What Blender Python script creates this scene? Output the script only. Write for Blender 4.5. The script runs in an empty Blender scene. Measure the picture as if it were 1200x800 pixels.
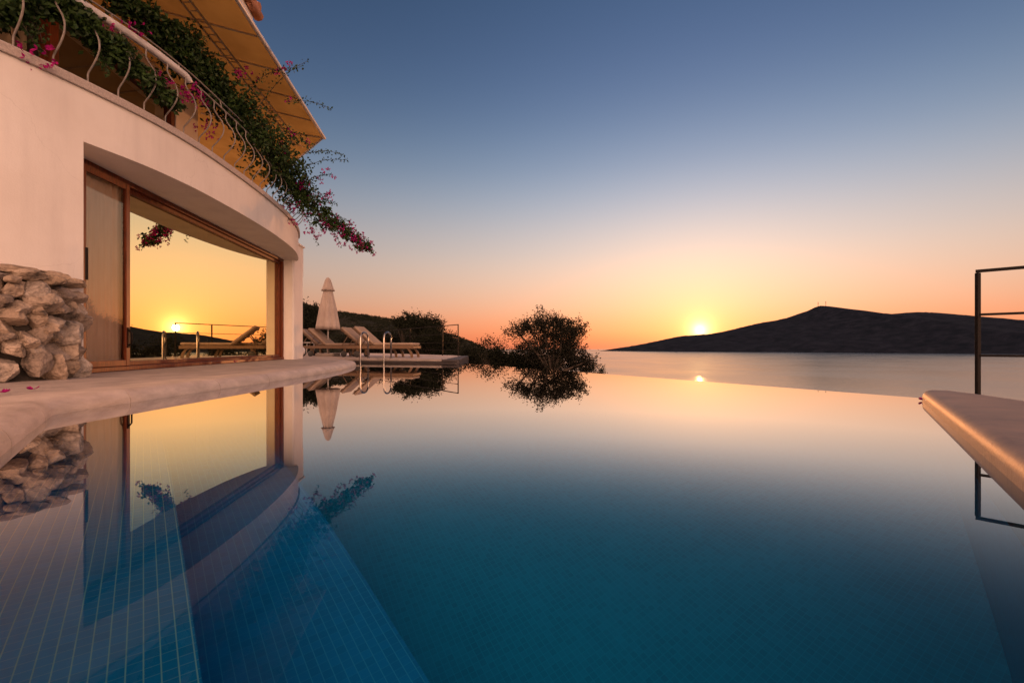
import bpy, bmesh, math, random
from math import radians as R, sin, cos, pi, exp
from mathutils import Vector, Matrix, noise
S = bpy.context.scene
COL = S.collection
random.seed(7)

# ------------------------------------------------------------------ camera
EYE = 0.40
cd = bpy.data.cameras.new('camera'); cam = bpy.data.objects.new('camera', cd); COL.objects.link(cam)
cam.location = (0, 0, EYE); cam.rotation_euler = (R(90), 0, 0)
cd.sensor_width = 36; cd.lens = 16; cd.shift_y = 0.0054
cd.clip_start = 0.02; cd.clip_end = 40000
S.camera = cam

# ------------------------------------------------------------------ light
SUN_AZ, SUN_EL = 22.43, 1.96          # degrees right of +Y, degrees up
SV = Vector((sin(R(SUN_AZ))*cos(R(SUN_EL)), cos(R(SUN_AZ))*cos(R(SUN_EL)), sin(R(SUN_EL))))
ld = bpy.data.lights.new('sun', 'SUN'); sun = bpy.data.objects.new('sun', ld); COL.objects.link(sun)
ld.energy = 1.0; ld.angle = R(0.53); ld.color = (1.0, 0.36, 0.12)
sun.rotation_euler = SV.to_track_quat('Z', 'Y').to_euler()

def lin(r, g, b):
    f = lambda c: (c/255/12.92 if c/255 <= .04045 else ((c/255+.055)/1.055)**2.4)
    return (f(r), f(g), f(b), 1.0)

W = bpy.data.worlds.new('World'); S.world = W; W.use_nodes = True
nt = W.node_tree; nt.nodes.clear()
def nd(t, tree=None, **kw):
    n = (tree or nt).nodes.new(t)
    for k, v in kw.items(): setattr(n, k, v)
    return n
def wm(op, a, b=None, c=None, clamp=False):
    n = nd('ShaderNodeMath', operation=op); n.use_clamp = clamp
    for i, v in enumerate((a, b, c)):
        if v is None: continue
        if isinstance(v, (int, float)): n.inputs[i].default_value = v
        else: nt.links.new(v, n.inputs[i])
    return n.outputs[0]
tc = nd('ShaderNodeTexCoord'); 
sep = nd('ShaderNodeSeparateXYZ'); nt.links.new(tc.outputs['Generated'], sep.inputs[0])
dx, dy, dz = sep.outputs
ramp = nd('ShaderNodeValToRGB'); ramp.color_ramp.interpolation = 'B_SPLINE'
zc = wm('DIVIDE', dz, 0.70, clamp=True); nt.links.new(zc, ramp.inputs[0])
pts = [(0.0, (226, 118, 84)), (0.035, (240, 140, 98)), (0.085, (230, 170, 138)), (0.14, (220, 184, 163)),
       (0.20, (200, 184, 177)), (0.28, (160, 167, 180)), (0.36, (118, 139, 166)), (0.45, (83, 109, 144)),
       (0.54, (64, 90, 128)), (0.64, (48, 75, 110)), (0.70, (42, 67, 103))]
el = ramp.color_ramp.elements
while len(el) < len(pts): el.new(0.5)
for e, (p, c) in zip(el, pts): e.position = p/0.70; e.color = lin(*c)
# azimuth fall-off away from the sun
hl = wm('SQRT', wm('ADD', wm('ADD', wm('MULTIPLY', dx, dx), wm('MULTIPLY', dy, dy)), 1e-6))
ca = wm('DIVIDE', wm('ADD', wm('MULTIPLY', dx, sin(R(SUN_AZ))), wm('MULTIPLY', dy, cos(R(SUN_AZ)))), hl)
bell = wm('EXPONENT', wm('MULTIPLY', wm('SUBTRACT', ca, 1.0), 4.5))
azf = wm('ADD', 0.66, wm('MULTIPLY', bell, 0.56))
# broad glow (wide, elliptical) and tight aureole, by angle to the sun
dot = wm('ADD', wm('ADD', wm('MULTIPLY', dx, SV.x), wm('MULTIPLY', dy, SV.y)), wm('MULTIPLY', dz, SV.z))
ang = wm('MULTIPLY', wm('ARCCOSINE', wm('MINIMUM', dot, 0.999999)), 180/pi)
def expf(k, scale): return wm('MULTIPLY', wm('EXPONENT', wm('MULTIPLY', wm('DIVIDE', ang, scale), -1.0)), k)
def scaled(col, fac):
    m = nd('ShaderNodeVectorMath', operation='SCALE'); 
    if hasattr(col, 'links'): nt.links.new(col, m.inputs[0])
    else: m.inputs[0].default_value = col[:3]
    if isinstance(fac, (int, float)): m.inputs['Scale'].default_value = fac
    else: nt.links.new(fac, m.inputs['Scale'])
    return m.outputs[0]
def vadd(a, b):
    m = nd('ShaderNodeVectorMath', operation='ADD'); nt.links.new(a, m.inputs[0]); nt.links.new(b, m.inputs[1]); return m.outputs[0]
sky = scaled(ramp.outputs[0], azf)
sky = vadd(sky, scaled((1.0, 0.60, 0.42), expf(0.15, 11.0)))
sky = vadd(sky, scaled((1.0, 0.50, 0.09), expf(0.95, 1.9)))
sky = vadd(sky, scaled((1.0, 0.80, 0.35), expf(5.0, 0.5)))
disc = wm('LESS_THAN', ang, 0.30)
sky = vadd(sky, scaled((1.0, 0.85, 0.55), wm('MULTIPLY', disc, 40.0)))
# warm pink fill added to the out-of-view sky to brighten the facade
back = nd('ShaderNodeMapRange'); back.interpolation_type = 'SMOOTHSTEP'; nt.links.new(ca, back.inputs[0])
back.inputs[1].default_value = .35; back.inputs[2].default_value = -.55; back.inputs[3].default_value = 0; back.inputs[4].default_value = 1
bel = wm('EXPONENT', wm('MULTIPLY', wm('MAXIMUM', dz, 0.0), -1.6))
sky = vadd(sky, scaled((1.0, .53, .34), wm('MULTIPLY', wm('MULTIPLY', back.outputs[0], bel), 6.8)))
nish = nd('ShaderNodeTexSky'); nish.sky_type = 'NISHITA'; nish.sun_disc = False
nish.sun_elevation = R(SUN_EL); nish.sun_rotation = R(SUN_AZ); nish.altitude = 50; nish.dust_density = 2.0
sky = vadd(sky, scaled(nish.outputs[0], 0.02))
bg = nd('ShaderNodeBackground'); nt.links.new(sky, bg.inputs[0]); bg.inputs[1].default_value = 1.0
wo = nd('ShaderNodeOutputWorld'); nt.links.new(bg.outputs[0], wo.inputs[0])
S.view_settings.view_transform = 'Standard'; S.view_settings.look = 'None'
S.view_settings.exposure = 0.0; S.view_settings.gamma = 1.0
S.cycles.use_denoising = True
S.cycles.max_bounces = 10; S.cycles.transmission_bounces = 8; S.cycles.transparent_max_bounces = 16
S.cycles.sample_clamp_indirect = 6.0
S.cycles.caustics_reflective = True; S.cycles.caustics_refractive = True

# ------------------------------------------------------------------ materials
def newmat(name):
    m = bpy.data.materials.new(name); m.use_nodes = True
    t = m.node_tree; b = t.nodes['Principled BSDF']
    return m, t, b
def L(t, a, b): t.links.new(a, b)
def surf(name, c1, c2=None, scale=4, detail=6, rough=.6, bump=.0, bscale=None, c3=None, metallic=0, spec=.5, stretch=(1,1,1), rvar=.0, lo=.35, hi=.65):
    """two or three tones mixed by noise, with a bump of its own"""
    m, t, b = newmat(name)
    c2 = c2 or tuple(x*.75 for x in c1)
    co = nd('ShaderNodeTexCoord', t); mp = nd('ShaderNodeMapping', t); mp.inputs['Scale'].default_value = stretch
    L(t, co.outputs['Object'], mp.inputs[0])
    n = nd('ShaderNodeTexNoise', t); n.inputs['Scale'].default_value = scale; n.inputs['Detail'].default_value = detail; n.inputs['Roughness'].default_value = .62
    L(t, mp.outputs[0], n.inputs['Vector'])
    r = nd('ShaderNodeValToRGB', t); L(t, n.outputs[0], r.inputs[0])
    e = r.color_ramp.elements; e[0].position = lo; e[1].position = hi
    e[0].color = (*c2, 1); e[1].color = (*c1, 1)
    if c3: x = e.new((lo+hi)/2 + .02); x.color = (*c3, 1)
    L(t, r.outputs[0], b.inputs['Base Color'])
    b.inputs['Roughness'].default_value = rough; b.inputs['Metallic'].default_value = metallic
    b.inputs['Specular IOR Level'].default_value = spec
    if rvar:
        mr = nd('ShaderNodeMapRange', t); L(t, n.outputs[0], mr.inputs[0]); mr.inputs[1].default_value = .3; mr.inputs[2].default_value = .7
        mr.inputs[3].default_value = max(.02, rough-rvar); mr.inputs[4].default_value = min(1, rough+rvar); L(t, mr.outputs[0], b.inputs['Roughness'])
    if bump:
        n2 = nd('ShaderNodeTexNoise', t); n2.inputs['Scale'].default_value = bscale or scale*4; n2.inputs['Detail'].default_value = 8
        L(t, mp.outputs[0], n2.inputs['Vector'])
        bp = nd('ShaderNodeBump', t); bp.inputs['Strength'].default_value = bump; bp.inputs['Distance'].default_value = .02
        L(t, n2.outputs[0], bp.inputs['Height']); L(t, bp.outputs[0], b.inputs['Normal'])
    return m

M = {}
M['stucco'] = surf('stucco', (.76, .70, .64), (.62, .56, .50), .9, 10, .85, .12, 45, lo=.3, hi=.7)
def plaster():
    m, t, b = newmat('plaster'); co = nd('ShaderNodeTexCoord', t)
    def nz(scale, detail, st=(1, 1, 1)):
        mp = nd('ShaderNodeMapping', t); mp.inputs['Scale'].default_value = st; L(t, co.outputs['Object'], mp.inputs[0])
        n = nd('ShaderNodeTexNoise', t); n.inputs['Scale'].default_value = scale; n.inputs['Detail'].default_value = detail; n.inputs['Roughness'].default_value = .6
        L(t, mp.outputs[0], n.inputs['Vector']); return n.outputs[0]
    r = nd('ShaderNodeValToRGB', t); e = r.color_ramp.elements; e[0].position = .32; e[1].position = .68
    e[0].color = (.70, .65, .59, 1); e[1].color = (.81, .77, .715, 1); L(t, nz(.8, 10), r.inputs[0])
    st = nd('ShaderNodeMapRange', t); L(t, nz(2.6, 8, (1, 1, .14)), st.inputs[0]); st.inputs[1].default_value = .50; st.inputs[2].default_value = .78; st.inputs[3].default_value = 0; st.inputs[4].default_value = .45
    mx = nd('ShaderNodeMix', t, data_type='RGBA'); L(t, st.outputs[0], mx.inputs[0]); L(t, r.outputs[0], mx.inputs[6]); mx.inputs[7].default_value = (.50, .46, .43, 1)
    v = nd('ShaderNodeTexVoronoi', t, feature='DISTANCE_TO_EDGE'); v.inputs['Scale'].default_value = .55
    wv = nd('ShaderNodeVectorMath', t, operation='MULTIPLY_ADD'); wv.inputs[1].default_value = (.5, .5, .5)
    nn = nd('ShaderNodeTexNoise', t); nn.inputs['Scale'].default_value = 2.2; nn.inputs['Detail'].default_value = 6; L(t, co.outputs['Object'], nn.inputs['Vector'])
    L(t, nn.outputs['Color'], wv.inputs[0]); L(t, co.outputs['Object'], wv.inputs[2]); L(t, wv.outputs[0], v.inputs['Vector'])
    cr = nd('ShaderNodeMath', t, operation='LESS_THAN'); L(t, v.outputs[0], cr.inputs[0]); cr.inputs[1].default_value = .0016
    g = nd('ShaderNodeMath', t, operation='MULTIPLY'); L(t, cr.outputs[0], g.inputs[0]); g.inputs[1].default_value = .13
    m2 = nd('ShaderNodeMix', t, data_type='RGBA'); L(t, g.outputs[0], m2.inputs[0]); L(t, mx.outputs[2], m2.inputs[6]); m2.inputs[7].default_value = (.25, .22, .20, 1)
    L(t, m2.outputs[2], b.inputs['Base Color']); b.inputs['Roughness'].default_value = .86
    ad = nd('ShaderNodeMath', t, operation='MULTIPLY_ADD'); L(t, nz(5, 4, (1, 1, .6)), ad.inputs[0]); ad.inputs[1].default_value = 2.5; L(t, nz(70, 5), ad.inputs[2])
    bp = nd('ShaderNodeBump', t); bp.inputs['Strength'].default_value = .16; bp.inputs['Distance'].default_value = .012; L(t, ad.outputs[0], bp.inputs['Height']); L(t, bp.outputs[0], b.inputs['Normal'])
    return m
M['stucco'] = plaster()
M['trim'] = surf('trim_stone', (.50, .43, .38), (.34, .29, .26), 60, 4, .7, .3, 90)
M['coping'] = surf('coping_stone', (.60, .50, .42), (.42, .34, .28), 4, 12, .55, .28, 32, c3=(.52, .43, .365), rvar=.10, stretch=(1, 1, 3))
M['slab'] = surf('slab_stone', (.19, .135, .105), (.085, .06, .048), 6, 13, .56, .08, 60, c3=(.145, .105, .083), rvar=.02, lo=.28, hi=.72)
M['terrace'] = surf('terrace_stone', (.50, .42, .36), (.33, .275, .235), 3.2, 11, .65, .45, 30, c3=(.45, .38, .33))
M['deckdark'] = surf('deck_edge', (.055, .045, .045), (.035, .03, .032), 3, 6, .7, .2)
M['rock'] = None
M['metal_white'] = surf('painted_iron', (.62, .60, .57), (.50, .47, .44), 12, 5, .4, .1)
M['rib'] = surf('rib_cream', (.66, .50, .30), (.55, .40, .22), 9, 5, .5, .05)
M['baluster'] = surf('baluster_iron', (.27, .245, .22), (.18, .16, .14), 14, 5, .55, .1)
M['pipe'] = surf('pipe_white', (.72, .70, .68), (.60, .57, .54), 9, 5, .35, .05)
M['metal_dark'] = surf('dark_iron', (.014, .012, .011), (.008, .007, .007), 14, 5, .5, .1, rvar=.1, spec=.06)
M['steel'] = surf('steel', (.40, .38, .36), (.3, .28, .27), 20, 3, .16, 0, metallic=1.0, rvar=.05)
M['teak'] = surf('teak', (.17, .10, .055), (.11, .065, .035), 6, 8, .55, .25, 30, stretch=(1, 8, 8))
M['cushion'] = surf('cushion_cloth', (.33, .25, .19), (.26, .195, .145), 5, 5, .9, .15, 60)
M['parasol'] = surf('parasol_cloth', (.46, .39, .34), (.36, .30, .26), 3, 6, .9, .15, 50)
M['wheel'] = surf('wheel_rubber', (.03, .028, .026), (.02, .02, .02), 10, 3, .6)
M['concrete'] = surf('concrete', (.34, .29, .26), (.25, .22, .20), 6, 7, .8, .2)
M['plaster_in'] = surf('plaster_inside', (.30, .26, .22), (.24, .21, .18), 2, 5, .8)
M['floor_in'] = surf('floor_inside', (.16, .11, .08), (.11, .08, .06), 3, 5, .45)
M['sofa'] = surf('sofa_cloth', (.62, .58, .54), (.52, .49, .45), 30, 3, .9, .15, 70)
M['bark'] = surf('bark', (.075, .055, .04), (.035, .028, .022), 9, 8, .9, .5, 25, stretch=(1, 1, .3))
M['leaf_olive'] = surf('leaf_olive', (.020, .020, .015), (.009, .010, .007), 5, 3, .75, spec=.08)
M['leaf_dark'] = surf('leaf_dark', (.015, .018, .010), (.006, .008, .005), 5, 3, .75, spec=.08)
M['leaf_vine'] = surf('leaf_vine', (.042, .085, .020), (.012, .026, .008), 9, 3, .5, spec=.2)
M['bract'] = surf('bract', (.58, .035, .26), (.42, .02, .20), 14, 3, .6)
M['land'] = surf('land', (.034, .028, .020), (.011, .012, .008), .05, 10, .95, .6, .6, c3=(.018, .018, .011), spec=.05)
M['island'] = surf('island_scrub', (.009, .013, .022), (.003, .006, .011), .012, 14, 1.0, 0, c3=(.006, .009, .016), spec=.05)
M['roof_tile'] = surf('roof_tile', (.40, .18, .10), (.27, .12, .07), 7, 6, .8, .3)

def wood_red():
    m, t, b = newmat('mahogany')
    co = nd('ShaderNodeTexCoord', t); mp = nd('ShaderNodeMapping', t); mp.inputs['Scale'].default_value = (9, 9, .8)
    L(t, co.outputs['Object'], mp.inputs[0])
    n = nd('ShaderNodeTexNoise', t); n.inputs['Scale'].default_value = 6; n.inputs['Detail'].default_value = 8; L(t, mp.outputs[0], n.inputs['Vector'])
    r = nd('ShaderNodeValToRGB', t); e = r.color_ramp.elements; e[0].position = .3; e[1].position = .72
    e[0].color = (.065, .015, .006, 1); e[1].color = (.19, .043, .014, 1); L(t, n.outputs[0], r.inputs[0])
    L(t, r.outputs[0], b.inputs['Base Color']); b.inputs['Roughness'].default_value = .42; b.inputs['Specular IOR Level'].default_value = .25
    return m
M['mahogany'] = wood_red()

def rock_mat():
    m, t, b = newmat('limestone')
    co = nd('ShaderNodeTexCoord', t)
    n = nd('ShaderNodeTexNoise', t); n.inputs['Scale'].default_value = 7; n.inputs['Detail'].default_value = 10; n.inputs['Roughness'].default_value = .7
    L(t, co.outputs['Object'], n.inputs['Vector'])
    r = nd('ShaderNodeValToRGB', t); e = r.color_ramp.elements
    e[0].position = .36; e[0].color = (.085, .078, .07, 1); e[1].position = .66; e[1].color = (.52, .47, .42, 1)
    x = e.new(.46); x.color = (.30, .265, .23, 1)
    L(t, n.outputs[0], r.inputs[0])
    v = nd('ShaderNodeTexVoronoi', t); v.inputs['Scale'].default_value = 34; L(t, co.outputs['Object'], v.inputs['Vector'])
    n2 = nd('ShaderNodeTexNoise', t); n2.inputs['Scale'].default_value = 32; n2.inputs['Detail'].default_value = 9; L(t, co.outputs['Object'], n2.inputs['Vector'])
    ad = nd('ShaderNodeMath', t, operation='MULTIPLY_ADD'); L(t, v.outputs[0], ad.inputs[0]); ad.inputs[1].default_value = .7; L(t, n2.outputs[0], ad.inputs[2])
    bp = nd('ShaderNodeBump', t); bp.inputs['Strength'].default_value = .8; bp.inputs['Distance'].default_value = .018
    L(t, ad.outputs[0], bp.inputs['Height']); L(t, bp.outputs[0], b.inputs['Normal'])
    oi = nd('ShaderNodeObjectInfo', t); vr = nd('ShaderNodeValToRGB', t); q = vr.color_ramp.elements
    q[0].position = 0; q[0].color = (.62, .56, .52, 1); q[1].position = 1; q[1].color = (1, .97, .94, 1); y = q.new(.5); y.color = (.95, .80, .64, 1)
    L(t, oi.outputs['Random'], vr.inputs[0])
    mu = nd('ShaderNodeMix', t, data_type='RGBA', blend_type='MULTIPLY'); mu.inputs[0].default_value = 1; L(t, r.outputs[0], mu.inputs[6]); L(t, vr.outputs[0], mu.inputs[7])
    L(t, mu.outputs[2], b.inputs['Base Color']); b.inputs['Roughness'].default_value = .9
    return m
M['rock'] = rock_mat()

def tile_mat(name, tile, grout, size, ang, width=.10, cross=.35):
    """mosaic tiles: grout lines on a grid turned by ang about Z"""
    m, t, b = newmat(name)
    co = nd('ShaderNodeTexCoord', t); mp = nd('ShaderNodeMapping', t); mp.inputs['Rotation'].default_value = (0, 0, ang)
    L(t, co.outputs['Object'], mp.inputs[0])
    ge = nd('ShaderNodeNewGeometry', t); mn = nd('ShaderNodeMapping', t); mn.vector_type = 'NORMAL'; mn.inputs['Rotation'].default_value = (0, 0, ang)
    L(t, ge.outputs['Normal'], mn.inputs[0])
    sp = nd('ShaderNodeSeparateXYZ', t); L(t, mp.outputs[0], sp.inputs[0]); sn = nd('ShaderNodeSeparateXYZ', t); L(t, mn.outputs[0], sn.inputs[0])
    def mm(op, a, b2=None):
        n = nd('ShaderNodeMath', t, operation=op)
        for i, v in enumerate((a, b2)):
            if v is None: continue
            if isinstance(v, (int, float)): n.inputs[i].default_value = v
            else: L(t, v, n.inputs[i])
        return n.outputs[0]
    lines = None
    for k in range(3):
        # grout running along the pool edge shows stronger than the cross joints
        f = mm('FRACT', mm('DIVIDE', sp.outputs[k], size))
        d = mm('ABSOLUTE', mm('SUBTRACT', f, .5))            # .5 at a line
        on = mm('GREATER_THAN', d, .5 - width/2)
        on = mm('MULTIPLY', on, mm('LESS_THAN', mm('ABSOLUTE', sn.outputs[k]), .6))
        if k == 1: on = mm('MULTIPLY', on, cross)
        lines = on if lines is None else mm('MAXIMUM', lines, on)
    n = nd('ShaderNodeTexNoise', t); n.inputs['Scale'].default_value = 3; n.inputs['Detail'].default_value = 6; L(t, co.outputs['Object'], n.inputs['Vector'])
    wn = nd('ShaderNodeTexWhiteNoise', t)
    sc = nd('ShaderNodeVectorMath', t, operation='SCALE'); L(t, mp.outputs[0], sc.inputs[0]); sc.inputs['Scale'].default_value = 1/size
    fl = nd('ShaderNodeVectorMath', t, operation='FLOOR'); L(t, sc.outputs[0], fl.inputs[0]); L(t, fl.outputs[0], wn.inputs['Vector'])
    val = mm('ADD', mm('MULTIPLY', wn.outputs[0], .16), mm('ADD', mm('MULTIPLY', n.outputs[0], .4), .70))
    base = nd('ShaderNodeMix', t, data_type='RGBA', blend_type='MULTIPLY'); base.inputs[0].default_value = 1
    base.inputs[6].default_value = (*tile, 1); L(t, val, base.inputs[7])
    mx = nd('ShaderNodeMix', t, data_type='RGBA'); L(t, lines, mx.inputs[0]); L(t, base.outputs[2], mx.inputs[6]); mx.inputs[7].default_value = (*grout, 1)
    L(t, mx.outputs[2], b.inputs['Base Color']); b.inputs['Roughness'].default_value = .4
    return m
TA = math.atan2(.777, .629) - pi/2   # turn so that the grid follows the near pool edge
M['tile_deep'] = tile_mat('tile_deep', (.001, .235, .385), (.004, .30, .46), .025, -R(30), .10, .8)
M['tile_step'] = tile_mat('tile_step', (.001, .22, .48), (.05, .34, .55), .025, -R(39), .09)
M['tile_bench'] = tile_mat('tile_bench', (.001, .205, .42), (.44, .45, .43), .025, -R(39), .085)

def glass_mat(name, tint, base, f0tint=(1, 1, 1)):
    """reflective pane: mirror coat by angle over a tinted see-through"""
    m = bpy.data.materials.new(name); m.use_nodes = True; t = m.node_tree; t.nodes.clear()
    lw = nd('ShaderNodeFresnel', t); lw.inputs[0].default_value = 1.5
    mr = nd('ShaderNodeMapRange', t); L(t, lw.outputs[0], mr.inputs[0]); mr.inputs[1].default_value = .04; mr.inputs[2].default_value = .6
    mr.inputs[3].default_value = base; mr.inputs[4].default_value = .98
    g = nd('ShaderNodeBsdfGlossy', t); g.inputs['Color'].default_value = (*f0tint, 1); g.inputs['Roughness'].default_value = 0.0
    tr = nd('ShaderNodeBsdfTransparent', t); tr.inputs[0].default_value = (*tint, 1)
    mx = nd('ShaderNodeMixShader', t); L(t, mr.outputs[0], mx.inputs[0]); L(t, tr.outputs[0], mx.inputs[1]); L(t, g.outputs[0], mx.inputs[2])
    n = nd('ShaderNodeTexNoise', t); n.inputs['Scale'].default_value = .7
    bp = nd('ShaderNodeBump', t); bp.inputs['Strength'].default_value = .02; bp.inputs['Distance'].default_value = .05
    L(t, n.outputs[0], bp.inputs['Height']); L(t, bp.outputs[0], g.inputs['Normal'])
    o = nd('ShaderNodeOutputMaterial', t); L(t, mx.outputs[0], o.inputs[0]); return m
M['glass'] = glass_mat('coated_glass', (.55, .5, .45), .78, (1.0, .88, .52))
M['glass_door'] = glass_mat('door_glass', (1, .97, .92), .07, (1, .85, .62))
M['glass_up'] = glass_mat('window_glass', (.7, .68, .65), .12, (1, 1, 1))

def cloth_thin(name, c1, c2, see=.3, trans=.5, scale=6, stretch=(1, 1, 1), weave=0):
    m = bpy.data.materials.new(name); m.use_nodes = True; t = m.node_tree; t.nodes.clear()
    co = nd('ShaderNodeTexCoord', t); mp = nd('ShaderNodeMapping', t); mp.inputs['Scale'].default_value = stretch; L(t, co.outputs['Object'], mp.inputs[0])
    n = nd('ShaderNodeTexNoise', t); n.inputs['Scale'].default_value = scale; n.inputs['Detail'].default_value = 6; L(t, mp.outputs[0], n.inputs['Vector'])
    r = nd('ShaderNodeValToRGB', t); e = r.color_ramp.elements; e[0].position = .35; e[1].position = .65; e[0].color = (*c2, 1); e[1].color = (*c1, 1); L(t, n.outputs[0], r.inputs[0])
    d = nd('ShaderNodeBsdfDiffuse', t); L(t, r.outputs[0], d.inputs[0]); tl = nd('ShaderNodeBsdfTranslucent', t); L(t, r.outputs[0], tl.inputs[0])
    m1 = nd('ShaderNodeMixShader', t); m1.inputs[0].default_value = trans; L(t, d.outputs[0], m1.inputs[1]); L(t, tl.outputs[0], m1.inputs[2])
    out = m1.outputs[0]
    if see:
        tp = nd('ShaderNodeBsdfTransparent', t); m2 = nd('ShaderNodeMixShader', t); m2.inputs[0].default_value = see
        L(t, out, m2.inputs[1]); L(t, tp.outputs[0], m2.inputs[2]); out = m2.outputs[0]
    o = nd('ShaderNodeOutputMaterial', t); L(t, out, o.inputs[0]); return m
M['awning'] = cloth_thin('awning_cloth', (.52, .29, .075), (.42, .225, .055), 0, .40, 2)
M['curtain'] = cloth_thin('curtain_sheer', (.90, .76, .62), (.84, .68, .54), .08, .30, 5, (6, 6, .6))
M['curtain_door'] = cloth_thin('curtain_lining', (.93, .74, .58), (.88, .67, .50), .0, .10, 5, (6, 6, .6))
M['screen'] = cloth_thin('insect_screen', (.86, .74, .64), (.78, .66, .56), .62, .35, 2, (1, 1, 1))
M['curtain_up'] = cloth_thin('curtain_beige', (.42, .33, .22), (.33, .25, .16), 0, .2, 3, (5, 5, .5))
M['petal'] = cloth_thin('petal', (.42, .02, .19), (.28, .012, .14), 0, .35, 20)

def water_mat():
    m = bpy.data.materials.new('pool_water'); m.use_nodes = True; t = m.node_tree; t.nodes.clear()
    n = nd('ShaderNodeTexNoise', t); n.inputs['Scale'].default_value = 1.3; n.inputs['Detail'].default_value = 2
    co = nd('ShaderNodeTexCoord', t); L(t, co.outputs['Object'], n.inputs['Vector'])
    bp = nd('ShaderNodeBump', t); bp.inputs['Strength'].default_value = .004; bp.inputs['Distance'].default_value = .05
    L(t, n.outputs[0], bp.inputs['Height'])
    rf = nd('ShaderNodeBsdfRefraction', t); rf.inputs['IOR'].default_value = 1.333; rf.inputs['Roughness'].default_value = 0; rf.inputs['Color'].default_value = (.45, .87, .98, 1)
    gl = nd('ShaderNodeBsdfGlossy', t); gl.inputs['Roughness'].default_value = 0
    fr = nd('ShaderNodeFresnel', t); fr.inputs[0].default_value = 1.333
    for x in (rf, gl, fr): L(t, bp.outputs[0], x.inputs['Normal'])
    mx = nd('ShaderNodeMixShader', t); mu = nd('ShaderNodeMath', t, operation='MULTIPLY'); mu.use_clamp = True; L(t, fr.outputs[0], mu.inputs[0]); ms = nd('ShaderNodeMapRange', t); ms.interpolation_type = 'SMOOTHSTEP'; L(t, fr.outputs[0], ms.inputs[0]); ms.inputs[1].default_value = .08; ms.inputs[2].default_value = .33; ms.inputs[3].default_value = .45; ms.inputs[4].default_value = 2.3; L(t, ms.outputs[0], mu.inputs[1]); L(t, mu.outputs[0], mx.inputs[0]); L(t, rf.outputs[0], mx.inputs[1]); L(t, gl.outputs[0], mx.inputs[2])
    o = nd('ShaderNodeOutputMaterial', t); L(t, mx.outputs[0], o.inputs[0]); return m
M['water'] = water_mat()
def sea_mat():
    m, t, b = newmat('sea_water')
    b.inputs['Base Color'].default_value = (.03, .045, .06, 1); b.inputs['Roughness'].default_value = .22; b.inputs['IOR'].default_value = 1.6
    co = nd('ShaderNodeTexCoord', t); mp = nd('ShaderNodeMapping', t); mp.inputs['Scale'].default_value = (.6, 1.0, 1); L(t, co.outputs['Object'], mp.inputs[0])
    n = nd('ShaderNodeTexNoise', t); n.inputs['Scale'].default_value = .12; n.inputs['Detail'].default_value = 5; L(t, mp.outputs[0], n.inputs['Vector'])
    n2 = nd('ShaderNodeTexNoise', t); n2.inputs['Scale'].default_value = .006; n2.inputs['Detail'].default_value = 3; L(t, co.outputs['Object'], n2.inputs['Vector'])
    mr = nd('ShaderNodeMapRange', t); L(t, n2.outputs[0], mr.inputs[0]); mr.inputs[1].default_value = .35; mr.inputs[2].default_value = .65; mr.inputs[3].default_value = .18; mr.inputs[4].default_value = .22
    L(t, mr.outputs[0], b.inputs['Roughness'])
    bp = nd('ShaderNodeBump', t); bp.inputs['Strength'].default_value = .14; bp.inputs['Distance'].default_value = 1.0
    L(t, n.outputs[0], bp.inputs['Height']); L(t, bp.outputs[0], b.inputs['Normal'])
    return m
M['sea'] = sea_mat()

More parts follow.
